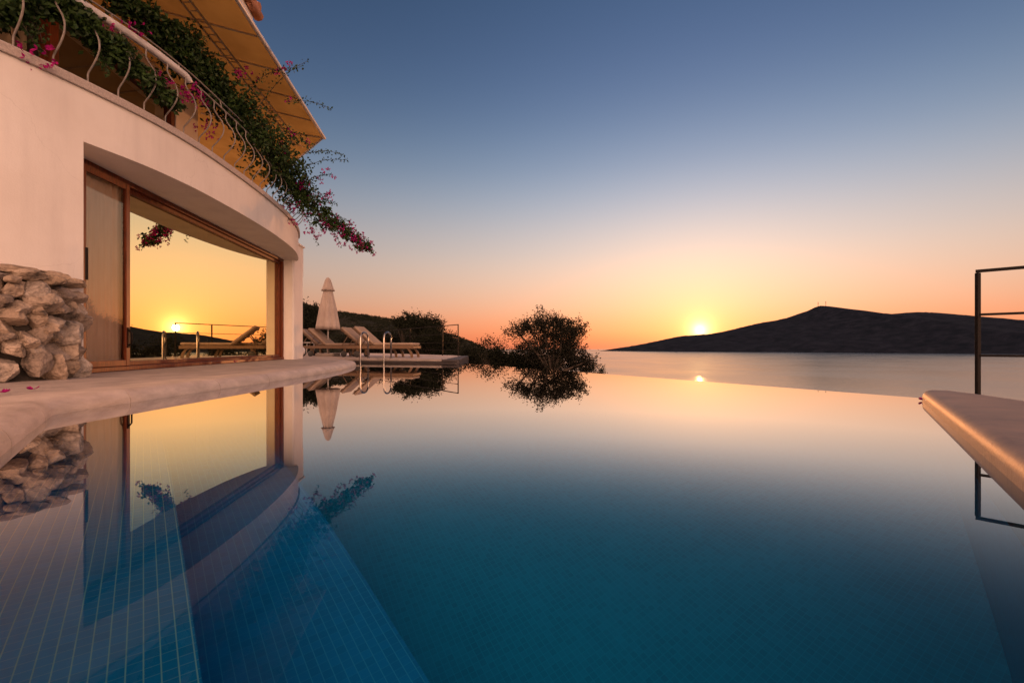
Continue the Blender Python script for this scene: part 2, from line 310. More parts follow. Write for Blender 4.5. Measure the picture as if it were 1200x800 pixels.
# ------------------------------------------------------------------ mesh helpers
class MB:
    """collects vertices and faces in world coordinates, then links them as one mesh object"""
    def __init__(s): s.v = []; s.f = []; s.sm = []
    def face(s, pts, smooth=False):
        i = len(s.v); s.v += [tuple(p) for p in pts]; s.f.append(tuple(range(i, i+len(pts)))); s.sm.append(smooth)
    def grid(s, rows, close_u=False, smooth=True, flip=False):
        n = len(rows[0]); i = len(s.v)
        for r in rows: s.v += [tuple(p) for p in r]
        for a in range(len(rows)-1):
            for b in range(n if close_u else n-1):
                c = (b+1) % n
                q = (i+a*n+b, i+a*n+c, i+(a+1)*n+c, i+(a+1)*n+b)
                s.f.append(q[::-1] if flip else q); s.sm.append(smooth)
    def tube(s, pts, r, seg=8, cap=True):
        pts = [Vector(p) for p in pts]; rows = []
        rr = r if isinstance(r, (list, tuple)) else [r]*len(pts)
        ref = None
        for k, p in enumerate(pts):
            d = (pts[min(k+1, len(pts)-1)] - pts[max(k-1, 0)]).normalized()
            if ref is None: ref = Vector((0, 0, 1)) if abs(d.z) < .9 else Vector((1, 0, 0))
            a = (ref - d*ref.dot(d)).normalized(); b = d.cross(a); ref = a
            rows.append([p + (a*cos(2*pi*j/seg) + b*sin(2*pi*j/seg))*rr[k] for j in range(seg)])
        s.grid(rows, True, True)
        if cap:
            s.face(rows[0][::-1]); s.face(rows[-1])
    def box(s, c, ex, ey, ez):
        """c centre; ex, ey, ez half-extent vectors"""
        c, ex, ey, ez = map(Vector, (c, ex, ey, ez))
        P = [c + ex*a + ey*b + ez*d for d in (-1, 1) for b in (-1, 1) for a in (-1, 1)]
        i = len(s.v); s.v += [tuple(p) for p in P]
        for q in ((0, 2, 3, 1), (4, 5, 7, 6), (0, 1, 5, 4), (2, 6, 7, 3), (0, 4, 6, 2), (1, 3, 7, 5)):
            s.f.append(tuple(i+k for k in q)); s.sm.append(False)
    def prism(s, poly, z0, z1, smooth=False, bottom=True):
        n = len(poly); i = len(s.v)
        s.v += [(p[0], p[1], z0) for p in poly] + [(p[0], p[1], z1) for p in poly]
        for k in range(n):
            j = (k+1) % n; s.f.append((i+k, i+j, i+n+j, i+n+k)); s.sm.append(smooth)
        s.f.append(tuple(range(i+n, i+2*n))); s.sm.append(False)
        if bottom: s.f.append(tuple(range(i+n-1, i-1, -1))); s.sm.append(False)
    def lathe(s, c, prof, seg=24, fn=None):
        rows = []
        for r, z in prof:
            rows.append([Vector(c) + Vector((cos(2*pi*j/seg), sin(2*pi*j/seg), 0))*(r*(fn(2*pi*j/seg, z) if fn else 1)) + Vector((0, 0, z)) for j in range(seg)])
        s.grid(rows, True, True)
        s.face(rows[0][::-1]); s.face(rows[-1])
    def build(s, name, mat, parent=None, bevel=0, segs=2, fix=True):
        me = bpy.data.meshes.new(name)
        off = Vector((0, 0, 0))
        if parent is not None:
            r = parent
            while r.parent: r = r.parent
            off = Vector(r.location)
        me.from_pydata([(x-off.x, y-off.y, z-off.z) for x, y, z in s.v], [], s.f)
        me.polygons.foreach_set('use_smooth', s.sm); me.update()
        if fix or bevel:
            bm = bmesh.new(); bm.from_mesh(me)
            bmesh.ops.remove_doubles(bm, verts=bm.verts, dist=1e-5)
            bmesh.ops.recalc_face_normals(bm, faces=bm.faces)
            bm.to_mesh(me); bm.free()
        o = bpy.data.objects.new(name, me); COL.objects.link(o)
        if mat is not None: me.materials.append(mat)
        if parent is not None: o.parent = parent
        if bevel:
            md = o.modifiers.new('bevel', 'BEVEL'); md.width = bevel; md.segments = segs; md.limit_method = 'ANGLE'; md.angle_limit = R(35)
        return o
def tag(o, label=None, cat=None, group=None, kind=None):
    if label: o['label'] = label
    if cat: o['category'] = cat
    if group: o['group'] = group
    if kind: o['kind'] = kind
    return o
def thing(name, loc, label, cat, group=None):
    o = bpy.data.objects.new(name, None); COL.objects.link(o); o.location = loc; o.empty_display_size = .2
    return tag(o, label, cat, group)
def kids(o): return [x for x in COL.objects if x.parent == o]
def copy_tree(o, parent=None):
    c = o.copy(); COL.objects.link(c)
    if parent is not None: c.parent = parent
    for ch in kids(o): copy_tree(ch, c)
    return c
def catmull(P, n=8):
    P = [Vector((*p, 0)) if len(p) == 2 else Vector(p) for p in P]; out = []
    for i in range(len(P)-1):
        p0, p1, p2, p3 = P[max(i-1, 0)], P[i], P[i+1], P[min(i+2, len(P)-1)]
        for k in range(n):
            t = k/n; out.append(.5*((2*p1) + (p2-p0)*t + (2*p0-5*p1+4*p2-p3)*t*t + (3*p1-p0-3*p2+p3)*t**3))
    out.append(P[-1]); return out
def left_normals(P):
    out = []
    for i in range(len(P)):
        d = (P[min(i+1, len(P)-1)] - P[max(i-1, 0)]); d.z = 0; d.normalize()
        out.append(Vector((-d.y, d.x, 0)))
    return out

# ------------------------------------------------------------------ sea, land, island
SEA = -45.0
mb = MB()
rings = [0, 150, 400, 900, 2000, 4500, 9400]
for a, b in zip(rings[:-1], rings[1:]):
    mb.grid([[(r*sin(2*pi*k/96), r*cos(2*pi*k/96), SEA) for k in range(97)] for r in (a, b)], False, False)
sea = tag(mb.build('sea', M['sea']), kind='structure')

def px2az(px): return math.atan((px-600)/533)
HILL = [(-200, 300), (0, 318), (120, 330), (250, 343), (353, 356), (397, 365), (450, 378.5), (500, 389), (537, 397.5), (560, 405), (580, 412), (600, 418), (640, 428), (700, 446), (800, 474), (1000, 520), (1400, 600)]
def hill_el(az):
    az = max(-1.0, min(1.0, az)); px = 600+533*math.tan(az)
    for (a, ya), (b, yb) in zip(HILL[:-1], HILL[1:]):
        if a <= px <= b:
            y = ya+(yb-ya)*(px-a)/(b-a); break
    else: y = HILL[0][1] if px < HILL[0][0] else HILL[-1][1]
    return (406.5-y)/533*cos(az)
RH = 190.0
def land_z(az, r):
    e = hill_el(az); zr = EYE + e*RH*.985
    near = -1.6 - max(0, r-14)*.13
    if r < RH:
        t = max(0, (r-14)/(RH-14)); s = t*t*(3-2*t)
        z = near*(1-s) + zr*s if e > -.01 else min(near, (EYE + e*r) - .5)
        if e > -.01: z = min(z, EYE + e*r - .25)
    else:
        z = zr - (r-RH)*.33
    return max(z, SEA-6)
rows = []
rs = [0, 6, 10, 14, 18, 23, 29, 36, 45, 56, 70, 86, 104, 124, 145, 160, 172, 182, 190, 200, 215, 240, 280, 340, 420, 560]
for r in rs:
    row = []
    for k in range(241):
        az = R(-178) + k*R(356)/240
        aa = az if abs(az) < R(60) else (R(60) if az > 0 else R(-60))
        z = land_z(aa, r) if r > 0 else -1.6
        p = Vector((r*sin(az), r*cos(az), 0))
        if r > 40: z += noise.fractal(p*.035, 1.0, 2.0, 5)*r*.010
        row.append((p.x, p.y, z))
    rows.append(row)
mb = MB(); mb.grid(rows, False, True, flip=True)
land = tag(mb.build('hillside', M['land']), kind='structure')

ISL = [(690, 414), (712, 409.6), (722, 408), (745, 404.5), (765, 400.5), (782, 396.8), (798, 393.6), (812, 392.6), (832, 391.2), (850, 388), (872, 382.5), (893, 377.8), (908, 375.6), (925, 371.5), (936, 367.5), (948, 363.5), (955, 359.8), (962, 358), (970, 358.6), (980, 361.3), (992, 363.6), (1010, 365.2), (1030, 366.8), (1046, 367.8), (1060, 366.4), (1076, 365.6), (1092, 366), (1110, 367.6), (1130, 369), (1150, 371), (1175, 373.5), (1200, 375), (1260, 380), (1330, 386), (1420, 394), (1500, 402), (1560, 412)]
def isl_y(px):
    for (a, ya), (b, yb) in zip(ISL[:-1], ISL[1:]):
        if a <= px <= b: return ya+(yb-ya)*(px-a)/(b-a)
    return 414
rows = []
YC = 5200.0
for q in range(-14, 15):
    t = q/14; row = []
    for k in range(261):
        px = 690 + k*(870/260)
        x = (px-600)/533*YC
        hz = max(0, EYE + (406.5-isl_y(px))/533*YC - SEA)
        prof = (1-abs(t))**.9 if t > -.999 else 0
        wid = 350 + hz*4.6 if t < 0 else 1000
        wid *= min(1, hz/60+.12)
        y = YC + t*wid + 90*noise.noise(Vector((x*.0012, 3, t)))*(abs(t))
        z = SEA + hz*prof
        if 0 < abs(t) < 1 and hz > 5:
            z += noise.fractal(Vector((x*.004, y*.004, 1)), 1.0, 2.1, 6)*min(24, hz*.22)*min(1, abs(t)*3)
            if t > 0: z = min(z, SEA+hz*.9*(1-t))
        if q == 0: z += noise.fractal(Vector((x*.02, 7, 1)), .8, 2.0, 4)*4.5*min(1, hz/40)
        if abs(q) == 14: z = SEA-8
        row.append((x*y/YC if False else x, y, z))
    rows.append(row)
mb = MB(); mb.grid(rows, False, True)
tag(mb.build('island', M['island']), kind='structure')
for px, h, lab in ((958.5, 6.2, 'left of the two thin masts on the summit of the far island'), (967.5, 6.6, 'right of the two thin masts on the summit of the far island')):
    x = (px-600)/533*YC; zb = EYE + (406.5-isl_y(px))/533*YC
    mb = MB(); mb.tube([(x, YC, zb-12), (x, YC, zb+h*YC/533*.8)], 2.2, 6); 
    for f in (.45, .7): mb.box((x, YC, zb+h*YC/533*f), (5, 0, 0), (0, 2, 0), (0, 0, 1.2))
    tag(mb.build('radio_mast', M['metal_dark']), lab, 'mast', 'masts on the island summit')

# ------------------------------------------------------------------ pool
APEX = (0.0, -.62); A1 = (-2.71, 2.68)
curveL = catmull([A1, (-2.755, 3.66), (-2.775, 5.0), (-2.83, 6.3), (-2.97, 7.8), (-3.14, 8.9), (-3.30, 9.6)], 6)
tipL = catmull([(-3.30, 9.6), (-3.42, 9.95), (-3.72, 10.5), (-4.15, 11.2), (-4.7, 11.9)], 4)
FL = (-4.7, 11.9); FR = (-1.30, 10.95); IR = (3.07, 3.38)
left_path = [Vector((*APEX, 0))] + curveL + tipL[1:]
pool = [(p.x, p.y) for p in left_path] + [FR, IR]
DEEP = -1.45
def clip(poly, nx, ny, c):   # keep n.p < c
    out = []
    for i in range(len(poly)):
        a, b = poly[i], poly[(i+1) % len(poly)]
        da, db = nx*a[0]+ny*a[1]-c, nx*b[0]+ny*b[1]-c
        if da <= 0: out.append(a)
        if da*db < 0:
            t = da/(da-db); out.append((a[0]+(b[0]-a[0])*t, a[1]+(b[1]-a[1])*t))
    return out
NX, NY = .777, .629
mb = MB(); n = len(pool)
for i in range(n):
    a, b = pool[i], pool[(i+1) % n]
    zt = -.012 if (a == FR and b == IR) else -.004
    mb.face([(*a, DEEP), (*b, DEEP), (*b, zt), (*a, zt)])
mb.face([(*p, DEEP) for p in pool])
tag(mb.build('pool_basin', M['tile_deep'], fix=True), kind='structure')
st = clip(pool, NX, NY, .56); mb = MB(); mb.prism([(x, y) for x, y in st], DEEP+.002, -.80, bottom=False)
tag(mb.build('pool_step', M['tile_step']), kind='structure')
st = clip(pool, NX, NY, .08); mb = MB(); mb.prism(st, -.798, -.37, bottom=False)
tag(mb.build('pool_bench', M['tile_bench']), kind='structure')
# water sheet, running over the infinity weir
d = (Vector(IR)-Vector(FR)).normalized(); on = Vector((-d.y, d.x)) 
if on.y < 0: on = -on
wf = [(FR[0]+on.x*.22, FR[1]+on.y*.22), (IR[0]+on.x*.22, IR[1]+on.y*.22)]
wp = [(p.x-.02*0, p.y) for p in left_path]
mb = MB(); mb.face([(x, y, 0) for x, y in wp + [FR] + wf + [IR]])
wat = mb.build('pool_water', M['water'], fix=False)
if wat.data.polygons[0].normal.z < 0: wat.data.flip_normals()
tag(wat, kind='structure')
# weir wall under the infinity edge
mb = MB(); mb.prism([FR, wf[0], wf[1], IR], -4.0, -.012)
tag(mb.build('weir_wall', M['tile_deep']), 'blue tiled wall carrying the infinity edge of the pool', 'wall')

def sweep_coping(path, close_end=True, width=.36, zt=.10):
    """bullnose stone laid along path; the outside is on the left of the path"""
    P = [Vector((p[0], p[1], 0)) for p in path]; rows = []
    prof = [(.0, -.07), (-.004, .0), (-.002, .03), (.010, .058), (.030, .082), (.062, .096), (.11, zt), (width*.7, zt+.001), (width-.01, zt), (width, zt-.02), (width, -.07)]
    for i, p in enumerate(P):
        d0 = (p-P[i-1]).normalized() if i else (P[1]-P[0]).normalized()
        d1 = (P[i+1]-p).normalized() if i < len(P)-1 else d0
        n0 = Vector((-d0.y, d0.x, 0)); n1 = Vector((-d1.y, d1.x, 0)); m = (n0+n1).normalized(); m = m / max(.5, m.dot(n0))
        rows.append([p + m*o + Vector((0, 0, z)) for o, z in prof])
    mb = MB(); mb.grid(rows, False, True)
    mb.face(rows[0]); mb.face(rows[-1][::-1])
    return mb
# split the left coping in lengths of stone (joints are real gaps)
def resample(P, step):
    out = [P[0].copy()]; acc = 0
    for a, b in zip(P[:-1], P[1:]):
        l = (b-a).length; k = max(1, int(l/step))
        for j in range(1, k+1): out.append(a.lerp(b, j/k))
    return out
corner = [Vector((*APEX, 0)), Vector((-2.0, 1.815, 0)), Vector((-2.48, 2.40, 0))]
cnr = catmull([(-2.48, 2.40), (-2.65, 2.607), (-2.705, 2.69), (-2.728, 2.79), (-2.745, 3.05)], 5)
rest = [p for p in curveL if p.y > 3.1]
full = resample(corner, .25)[:-1] + cnr + rest + tipL[1:]
def lengths(P, step, gap=.006):
    """cut a path into lengths of about step metres, leaving a joint between them"""
    out = []; cur = [P[0]]; acc = 0
    for a, b in zip(P[:-1], P[1:]):
        l = (b-a).length; acc += l
        if acc > step and (b-a).length > gap*3:
            d = (b-a)/l; cur.append(b - d*gap); out.append(cur); cur = [b.copy()]; acc = 0
        else: cur.append(b)
    if len(cur) > 1: out.append(cur)
    return out
allc = MB()
for seg in lengths(full, .85):
    q = sweep_coping(seg); i = len(allc.v); allc.v += q.v; allc.f += [tuple(x+i for x in f) for f in q.f]; allc.sm += q.sm
cop = tag(allc.build('coping', M['coping']), kind='structure'); cop.data.set_sharp_from_angle(angle=R(55))
P_in = [p + n_*.012 - Vector((0, 0, .008)) for p, n_ in zip(full, left_normals(full))]
jb = sweep_coping([(p.x, p.y) for p in P_in], width=.33, zt=.088)
tag(jb.build('coping_joint', M['deckdark']), kind='structure')
# terrace
outer = [(-3.0, 2.0)]
terr = [(-.4, -1.0)] + [(p.x - .12, p.y + .0) for p in full[4:]] + [(-4.68, 11.93), (FR[0]-.08, FR[1]+.05), (-1.62, 13.5), (-1.68, 15.7), (-2.3, 17.0), (-6.2, 22.2), (-18, 29), (-22, -6), (-.4, -6)]
mb = MB(); mb.prism(terr, -2.2, .094)
tag(mb.build('terrace', M['terrace']), kind='structure')
# far pool edge: stone lip over a dark tiled face
fd = Vector((FR[0]-FL[0], FR[1]-FL[1], 0)).normalized(); fn = Vector((-fd.y, fd.x, 0))
fl_ = (Vector((FR[0]-FL[0], FR[1]-FL[1], 0))).length
c = Vector((FL[0], FL[1], .078)) + fn*.16 + fd*(fl_*.44)
mb = MB(); mb.box(c, fd*(fl_*.44), fn*.20, (0, 0, .026))
tag(mb.build('deck_kerb', M['concrete'], bevel=.012), kind='structure')
mb = MB(); mb.box(Vector((FL[0], FL[1], .07)) + fn*.16 + fd*(fl_*.935), fd*(fl_*.054), fn*.185, (0, 0, .026))
mb.box(Vector((FL[0], FL[1], .0)) + fn*.10 + fd*(fl_*.5), fd*(fl_*.495), fn*.085, (0, 0, .04))
mb.prism([(-1.66, 11.07), (-1.285, 10.962), (-1.50, 15.72), (-1.76, 15.72)], -1.4, .0985)
tag(mb.build('deck_edge', M['deckdark'], bevel=.01), kind='structure')

# right-hand coping slab and its deck
rp = [Vector((3.10, 3.42, 0)), Vector((1.49, 1.32, 0)), Vector((.02, -.60, 0)), Vector((1.2, -2.2, 0))]
inner = resample([Vector((*IR, 0)), Vector((1.49, 1.32, 0)), Vector((.10, -.60, 0))], .3)
slab = [(3.05, 3.39), (1.622, 1.53), (-.01, -.60), (.2, -1.6), (2.4, -1.6), (2.62, 0.6), (2.86, 1.9), (3.03, 2.62), (3.15, 3.0), (3.21, 3.32)]
mb = MB(); mb.prism(slab, -.55, .086)
tag(mb.build('pool_slab', M['slab'], bevel=.055, segs=6), kind='structure')
for p in bpy.data.objects['pool_slab'].data.polygons: p.use_smooth = True
mb = MB(); mb.prism([(3.05, 3.7), (3.35, 4.1), (7.5, .9), (7.5, -2), (2.7, -2), (2.75, .5), (3.1, 2.5)], -3.5, -.45)
tag(mb.build('lower_terrace', M['terrace']), kind='structure')

# ------------------------------------------------------------------ villa
V = thing('villa', (-6.0, 7.0, .094), 'white two storey villa with a curved balcony, ochre awning and large mahogany framed window', 'house')
W0 = Vector((-4.95, 5.24, 0)); WD = Vector((-.122, .9925, 0)).normalized(); WN = Vector((WD.y, -WD.x, 0))   # WN faces the pool
def wp_(t, o, z): return W0 + WD*t + WN*o + Vector((0, 0, z))
DECK = .094; SOF = 2.56; TOP = 3.11
front = catmull([(-6.6, 1.2), (-5.75, 2.2), (-5.15, 3.2), (-4.70, 4.17), (-4.51, 4.79)], 6) + catmull([(-4.51, 4.79), (-4.375, 5.4), (-4.325, 6.0), (-4.335, 6.6), (-4.43, 7.8), (-4.60, 9.0), (-4.84, 10.1), (-5.12, 10.9), (-5.36, 11.4)], 7)[1:]
i_edge = min(range(len(front)), key=lambda i: (front[i]-Vector((-4.51, 4.79, 0))).length)
fl2 = [(p.x, p.y) for p in front]
mb = MB(); a = wp_(-.165, 0, 0); b = wp_(-.165, -.35, 0)
mb.prism(fl2[:i_edge+1] + [(a.x, a.y), (b.x, b.y), (-9, 4.5), (-9, 1.2)], DECK-.05, SOF)
wall = mb.build('wall', M['stucco'], V)
mb = MB(); mb.prism(fl2 + [(-6.2, 11.5), (-9, 11.6), (-9.5, 1.2)], SOF, TOP)
bal = mb.build('balcony', M['stucco'], V)
# stone trim on the balcony edge
N = left_normals(front)   # left of travel is -x side
mb = MB(); rows = []
for p, n_ in zip(front, N):
    rows.append([p - n_*.035 + Vector((0, 0, TOP+.002)), p - n_*.035 + Vector((0, 0, TOP+.075)), p - n_*.028 + Vector((0, 0, TOP+.09)), p + n_*.30 + Vector((0, 0, TOP+.09)), p + n_*.30 + Vector((0, 0, TOP+.002))])
mb.grid(rows, True, False); mb.face(rows[0]); mb.face(rows[-1])
mb.build('trim', M['trim'], bal)
# end pier right of the window
a, b = wp_(6.04, .02, 0), wp_(6.04, -.6, 0)
p1, p2 = wp_(6.06, .27, 0), wp_(6.75, .27, 0); p3 = wp_(6.75, -.6, 0)
mb = MB(); mb.prism([(a.x, a.y), (p1.x-.02, p1.y-.02), (p1.x+.01, p1.y+.02), (p2.x, p2.y), (p3.x, p3.y), (b.x, b.y)], DECK-.05, SOF-.002)
mb.build('pier', M['stucco'], V)
q0, q1, q2, q3 = wp_(6.30, .275, 0), wp_(6.78, .275, 0), wp_(6.78, -.2, 0), wp_(6.30, -.2, 0)
mb = MB(); mb.prism([(p.x, p.y) for p in (q0, q1, q2, q3)], SOF-.3, 3.0)
q0, q1, q2, q3 = wp_(6.27, .31, 0), wp_(6.81, .31, 0), wp_(6.81, -.2, 0), wp_(6.27, -.2, 0)
mb.prism([(p.x, p.y) for p in (q0, q1, q2, q3)], 3.002, 3.04)
mb.build('pier_head', M['stucco'], V)
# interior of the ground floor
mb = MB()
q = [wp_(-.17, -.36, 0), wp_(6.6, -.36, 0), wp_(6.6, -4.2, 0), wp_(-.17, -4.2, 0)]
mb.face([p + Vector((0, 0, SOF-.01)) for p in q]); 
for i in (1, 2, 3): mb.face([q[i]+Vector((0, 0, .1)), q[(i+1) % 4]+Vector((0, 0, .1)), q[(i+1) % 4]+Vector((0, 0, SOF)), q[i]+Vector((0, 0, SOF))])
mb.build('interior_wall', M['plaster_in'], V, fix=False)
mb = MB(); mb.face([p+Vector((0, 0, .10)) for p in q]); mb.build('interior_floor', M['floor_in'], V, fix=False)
# window
def wbox(mb, t0, t1, o0, o1, z0, z1):
    mb.box(wp_((t0+t1)/2, (o0+o1)/2, (z0+z1)/2), WD*((t1-t0)/2), WN*((o1-o0)/2), Vector((0, 0, (z1-z0)/2)))
ZS = DECK+.004
mb = MB()
wbox(mb, -.16, 6.04, -.10, .06, ZS, .155); wbox(mb, -.16, 6.04, -.10, .05, 2.49, SOF-.001)
wbox(mb, -.16, -.105, -.10, .05, .156, 2.489); wbox(mb, 5.97, 6.04, -.10, .05, .156, 2.489)
wbox(mb, .062, 5.968, -.03, -.01, .156, .19)
win = mb.build('window', M['mahogany'], V, bevel=.006)
mb = MB(); wbox(mb, .665, .735, -.09, .03, .157, 2.488); wbox(mb, .74, 5.965, -.08, .0, 2.43, 2.488); wbox(mb, .74, 5.965, -.08, .0, .157, .215); wbox(mb, 5.90, 5.965, -.08, 0, .22, 2.425)
mb.build('sash', M['mahogany'], win, bevel=.005)
mb = MB(); mb.face([wp_(.735, -.045, .21), wp_(5.91, -.045, .21), wp_(5.91, -.045, 2.44), wp_(.735, -.045, 2.44)])
mb.build('pane', M['glass'], win, fix=False)
door = None
mb = MB(); wbox(mb, -.10, -.035, .032, .072, .158, 2.487); wbox(mb, .60, .66, .032, .072, .158, 2.487); wbox(mb, -.034, .599, .034, .07, 2.42, 2.486); wbox(mb, -.034, .599, .034, .07, .159, .235)
door = mb.build('screen_door', M['mahogany'], V, bevel=.005)
mb = MB(); mb.face([wp_(-.04, .05, .23), wp_(.605, .05, .23), wp_(.605, .05, 2.425), wp_(-.04, .05, 2.425)]); mb.build('pane', M['glass_door'], door, fix=False)
mb = MB(); mb.tube([wp_(.63, .085, .42), wp_(.63, .115, .45), wp_(.63, .115, .58), wp_(.63, .085, .62)], .010, 8); mb.box(wp_(.63, .078, .52), WD*.016, WN*.005, Vector((0, 0, .13))); mb.build('handle', M['metal_dark'], door)
mb = MB(); mb.box((-4.495, 4.81, 1.28), (.006, 0, 0), (0, .012, 0), (0, 0, .17)); mb.build('latch_plate', M['metal_dark'], V)

def curtain(name, t0, t1, o, z0, z1, mat, label, folds=11, amp=.035):
    mb = MB(); rows = []
    n_ = folds*8
    for zz in (z0, z0+.6, (z0+z1)/2, z1-.1, z1):
        row = []
        for k in range(n_+1):
            u = k/n_; am = amp*(.6+.4*sin(u*9)) * (1 if zz < z1-.05 else .8)
            row.append(wp_(t0+(t1-t0)*u + .01*sin(u*31+zz), o + am*sin(u*folds*2*pi + .5*sin(zz*1.3)), zz))
        rows.append(row)
    mb.grid(rows, False, True); o_ = mb.build(name, mat, fix=False); tag(o_, label, 'curtain', 'curtains of the ground floor window'); return o_
curtain('curtain', -.14, .66, -.03, .17, 2.48, M['curtain_door'], 'pale sheer curtain behind the glass door at the left end of the big window', 7, .022)
curtain('curtain', 5.35, 6.0, -.30, .11, 2.5, M['curtain'], 'pale sheer curtain gathered at the far right end of the big window', 6, .05)
curtain('curtain', 2.9, 3.25, -.30, .11, 2.5, M['curtain'], 'narrow pale curtain hanging behind the middle of the big window', 3, .05)
# sofa inside
so = wp_(2.0, -1.35, .10)
sofa = thing('sofa', so, 'pale cloth sofa standing inside behind the big window', 'sofa')
def sb(mb, t0, t1, o0, o1, z0, z1): wbox(mb, t0, t1, o0, o1, z0, z1)
mb = MB(); sb(mb, 1.0, 3.0, -1.75, -.95, .17, .46); mb.build('seat', M['sofa'], sofa, bevel=.05)
mb = MB(); sb(mb, 1.0, 3.0, -1.95, -1.755, .17, .88); mb.build('backrest', M['sofa'], sofa, bevel=.05)
for t0 in (.80, 3.005):
    mb = MB(); sb(mb, t0, t0+.195, -1.95, -.95, .17, .64); mb.build('armrest', M['sofa'], sofa, bevel=.05)
for t0 in (.85, 3.10):
    for o0 in (-1.9, -1.05):
        mb = MB(); sb(mb, t0, t0+.06, o0, o0+.06, .102, .168); mb.build('leg', M['teak'], sofa)

# upper storey
U0 = Vector((-6.8, 9.2, 0))
def up(t, o, z): return U0 + WD*t + WN*o + Vector((0, 0, z))
def ubox(mb, t0, t1, o0, o1, z0, z1): mb.box(up((t0+t1)/2, (o0+o1)/2, (z0+z1)/2), WD*((t1-t0)/2), WN*((o1-o0)/2), Vector((0, 0, (z1-z0)/2)))
mb = MB(); ubox(mb, .02, .80, -.4, 0, TOP, 6.9); ubox(mb, -9, .018, -.4, 0, 5.26, 6.9); ubox(mb, -9, -6.6, -.398, -.002, TOP, 5.258); ubox(mb, .40, .80, -5, -.402, TOP, 6.9)
mb.build('upper_wall', M['stucco'], V)
mb = MB(); ubox(mb, -6.6, .018, -.16, -.02, 5.15, 5.258); ubox(mb, -6.6, .018, -.16, -.02, TOP+.002, TOP+.12)
for t0 in (-6.598, -2.85, -.11): ubox(mb, t0, t0+.125+.03*(t0 == -2.85), -.16, -.02, TOP+.122, 5.148)
uw = mb.build('balcony_door', M['mahogany'], V, bevel=.006)
mb = MB(); mb.face([up(-2.69, -.09, TOP+.12), up(-.10, -.09, TOP+.12), up(-.10, -.09, 5.15), up(-2.69, -.09, 5.15)]); mb.build('pane', M['glass_up'], uw, fix=False)
mb = MB(); rows = []
for zz in (TOP+.02, 4.2, 5.2): rows.append([up(-6.5+3.6*k/120, -.30+.04*sin(k*.9), zz) for k in range(121)])
mb.grid(rows); tag(mb.build('curtain', M['curtain_up'], fix=False), 'dark beige curtain behind the upstairs balcony door', 'curtain')
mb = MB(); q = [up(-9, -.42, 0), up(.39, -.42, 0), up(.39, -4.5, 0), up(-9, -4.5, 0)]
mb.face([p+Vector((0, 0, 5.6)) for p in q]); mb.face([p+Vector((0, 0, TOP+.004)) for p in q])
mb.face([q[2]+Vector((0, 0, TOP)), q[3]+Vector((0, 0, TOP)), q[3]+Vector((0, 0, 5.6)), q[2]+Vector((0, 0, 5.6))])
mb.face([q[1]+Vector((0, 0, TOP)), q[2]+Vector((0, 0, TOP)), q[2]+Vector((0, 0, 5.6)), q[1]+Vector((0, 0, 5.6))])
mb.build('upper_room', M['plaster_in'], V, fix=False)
# roof: eave board with rows of barrel tiles above it
mb = MB(); ubox(mb, -9, -.18, -5.0, 1.55, 6.96, 7.10); roof = mb.build('roof', M['stucco'], V, bevel=.01)
mb = MB()
for k in range(41):
    t = -9+k*.218
    for s_ in range(14):
        o0 = 1.70 - s_*.45; z0 = 7.16 + s_*.155
        pts = [up(t, o0 - j*.52, z0 + j*.20 + .035*(1-j)) for j in (0, 1)]
        mb.tube(pts, [.105, .085], 8, cap=True)
mb.build('roof_tiles', M['roof_tile'], roof)
mb = MB()
for k in range(24):   # tiles along the far verge
    o0 = 1.62 - k*.24
    mb.tube([up(-.10, o0, 7.14+(1.62-o0)*.34), up(-.5, o0, 7.18+(1.62-o0)*.34)], [.105, .085], 8)
mb.build('verge_tiles', M['roof_tile'], roof)

# awning
B1 = Vector((-4.31, 10.4, 5.2))
def aw(t, o, dz=0): return B1 + WD*t - WN*o + Vector((0, 0, .2*o+dz))     # t along the front bar (0 = far corner), o towards the house
def aw_edge(o):   # how far the far edge reaches at depth o (45 degree edge)
    return o*1.62
mb = MB(); rows = []
NO = 18
for i in range(NO+1):
    o = 4.6*i/NO; te = aw_edge(o); row = []
    for k in range(61):
        t = -9.5 + (te+9.5)*k/60
        sag = -.02*abs(sin((t+9.5)/.95*pi/1.0))**.7*0
        row.append(aw(t, o, .012*noise.noise(Vector((t*.8, o*.8, 0)))))
    rows.append(row)
mb.grid(rows, False, True)
an = mb.build('awning', M['awning'], V, fix=False)
mb = MB(); mb.tube([aw(-9.5, -.02, -.02), aw(.02, -.02, -.02)], .035, 8); mb.tube([aw(.0, .0, -.02)+(aw(aw_edge(1), 1)-aw(0, 0))*k/3*4.4 for k in range(4)], .022, 6)
mb.build('front_bar', M['pipe'], an)
for dz_, oo in ((-.10, .66), (-.10, .80)): pass
mb = MB()
for oo in (.68, .84): mb.tube([aw(-9.5, oo, -.10), aw(.72, oo, -.10)], .017, 6)
for k in range(60):
    t = -9.4+k*.17
    if t < .7: mb.tube([aw(t, .68, -.10), aw(t+.06, .84, -.10)], .009, 5)
mb.build('lattice_beam', M['rib'], an)
mb = MB()
for y in (1.8, 2.75, 3.65, 4.5, 5.3, 6.15, 7.0, 7.88, 8.75, 9.6):
    t = (y-10.4)/WD.y
    mb.tube([aw(t, .03, -.035), aw(t, 2.7, -.035)], .016, 6)
mb.tube([aw(-.06, .03, -.05), aw(.0, 1.0, -.12), aw(.0, 2.6, -.14)], .02, 6)
mb.build('rib', M['rib'], an)

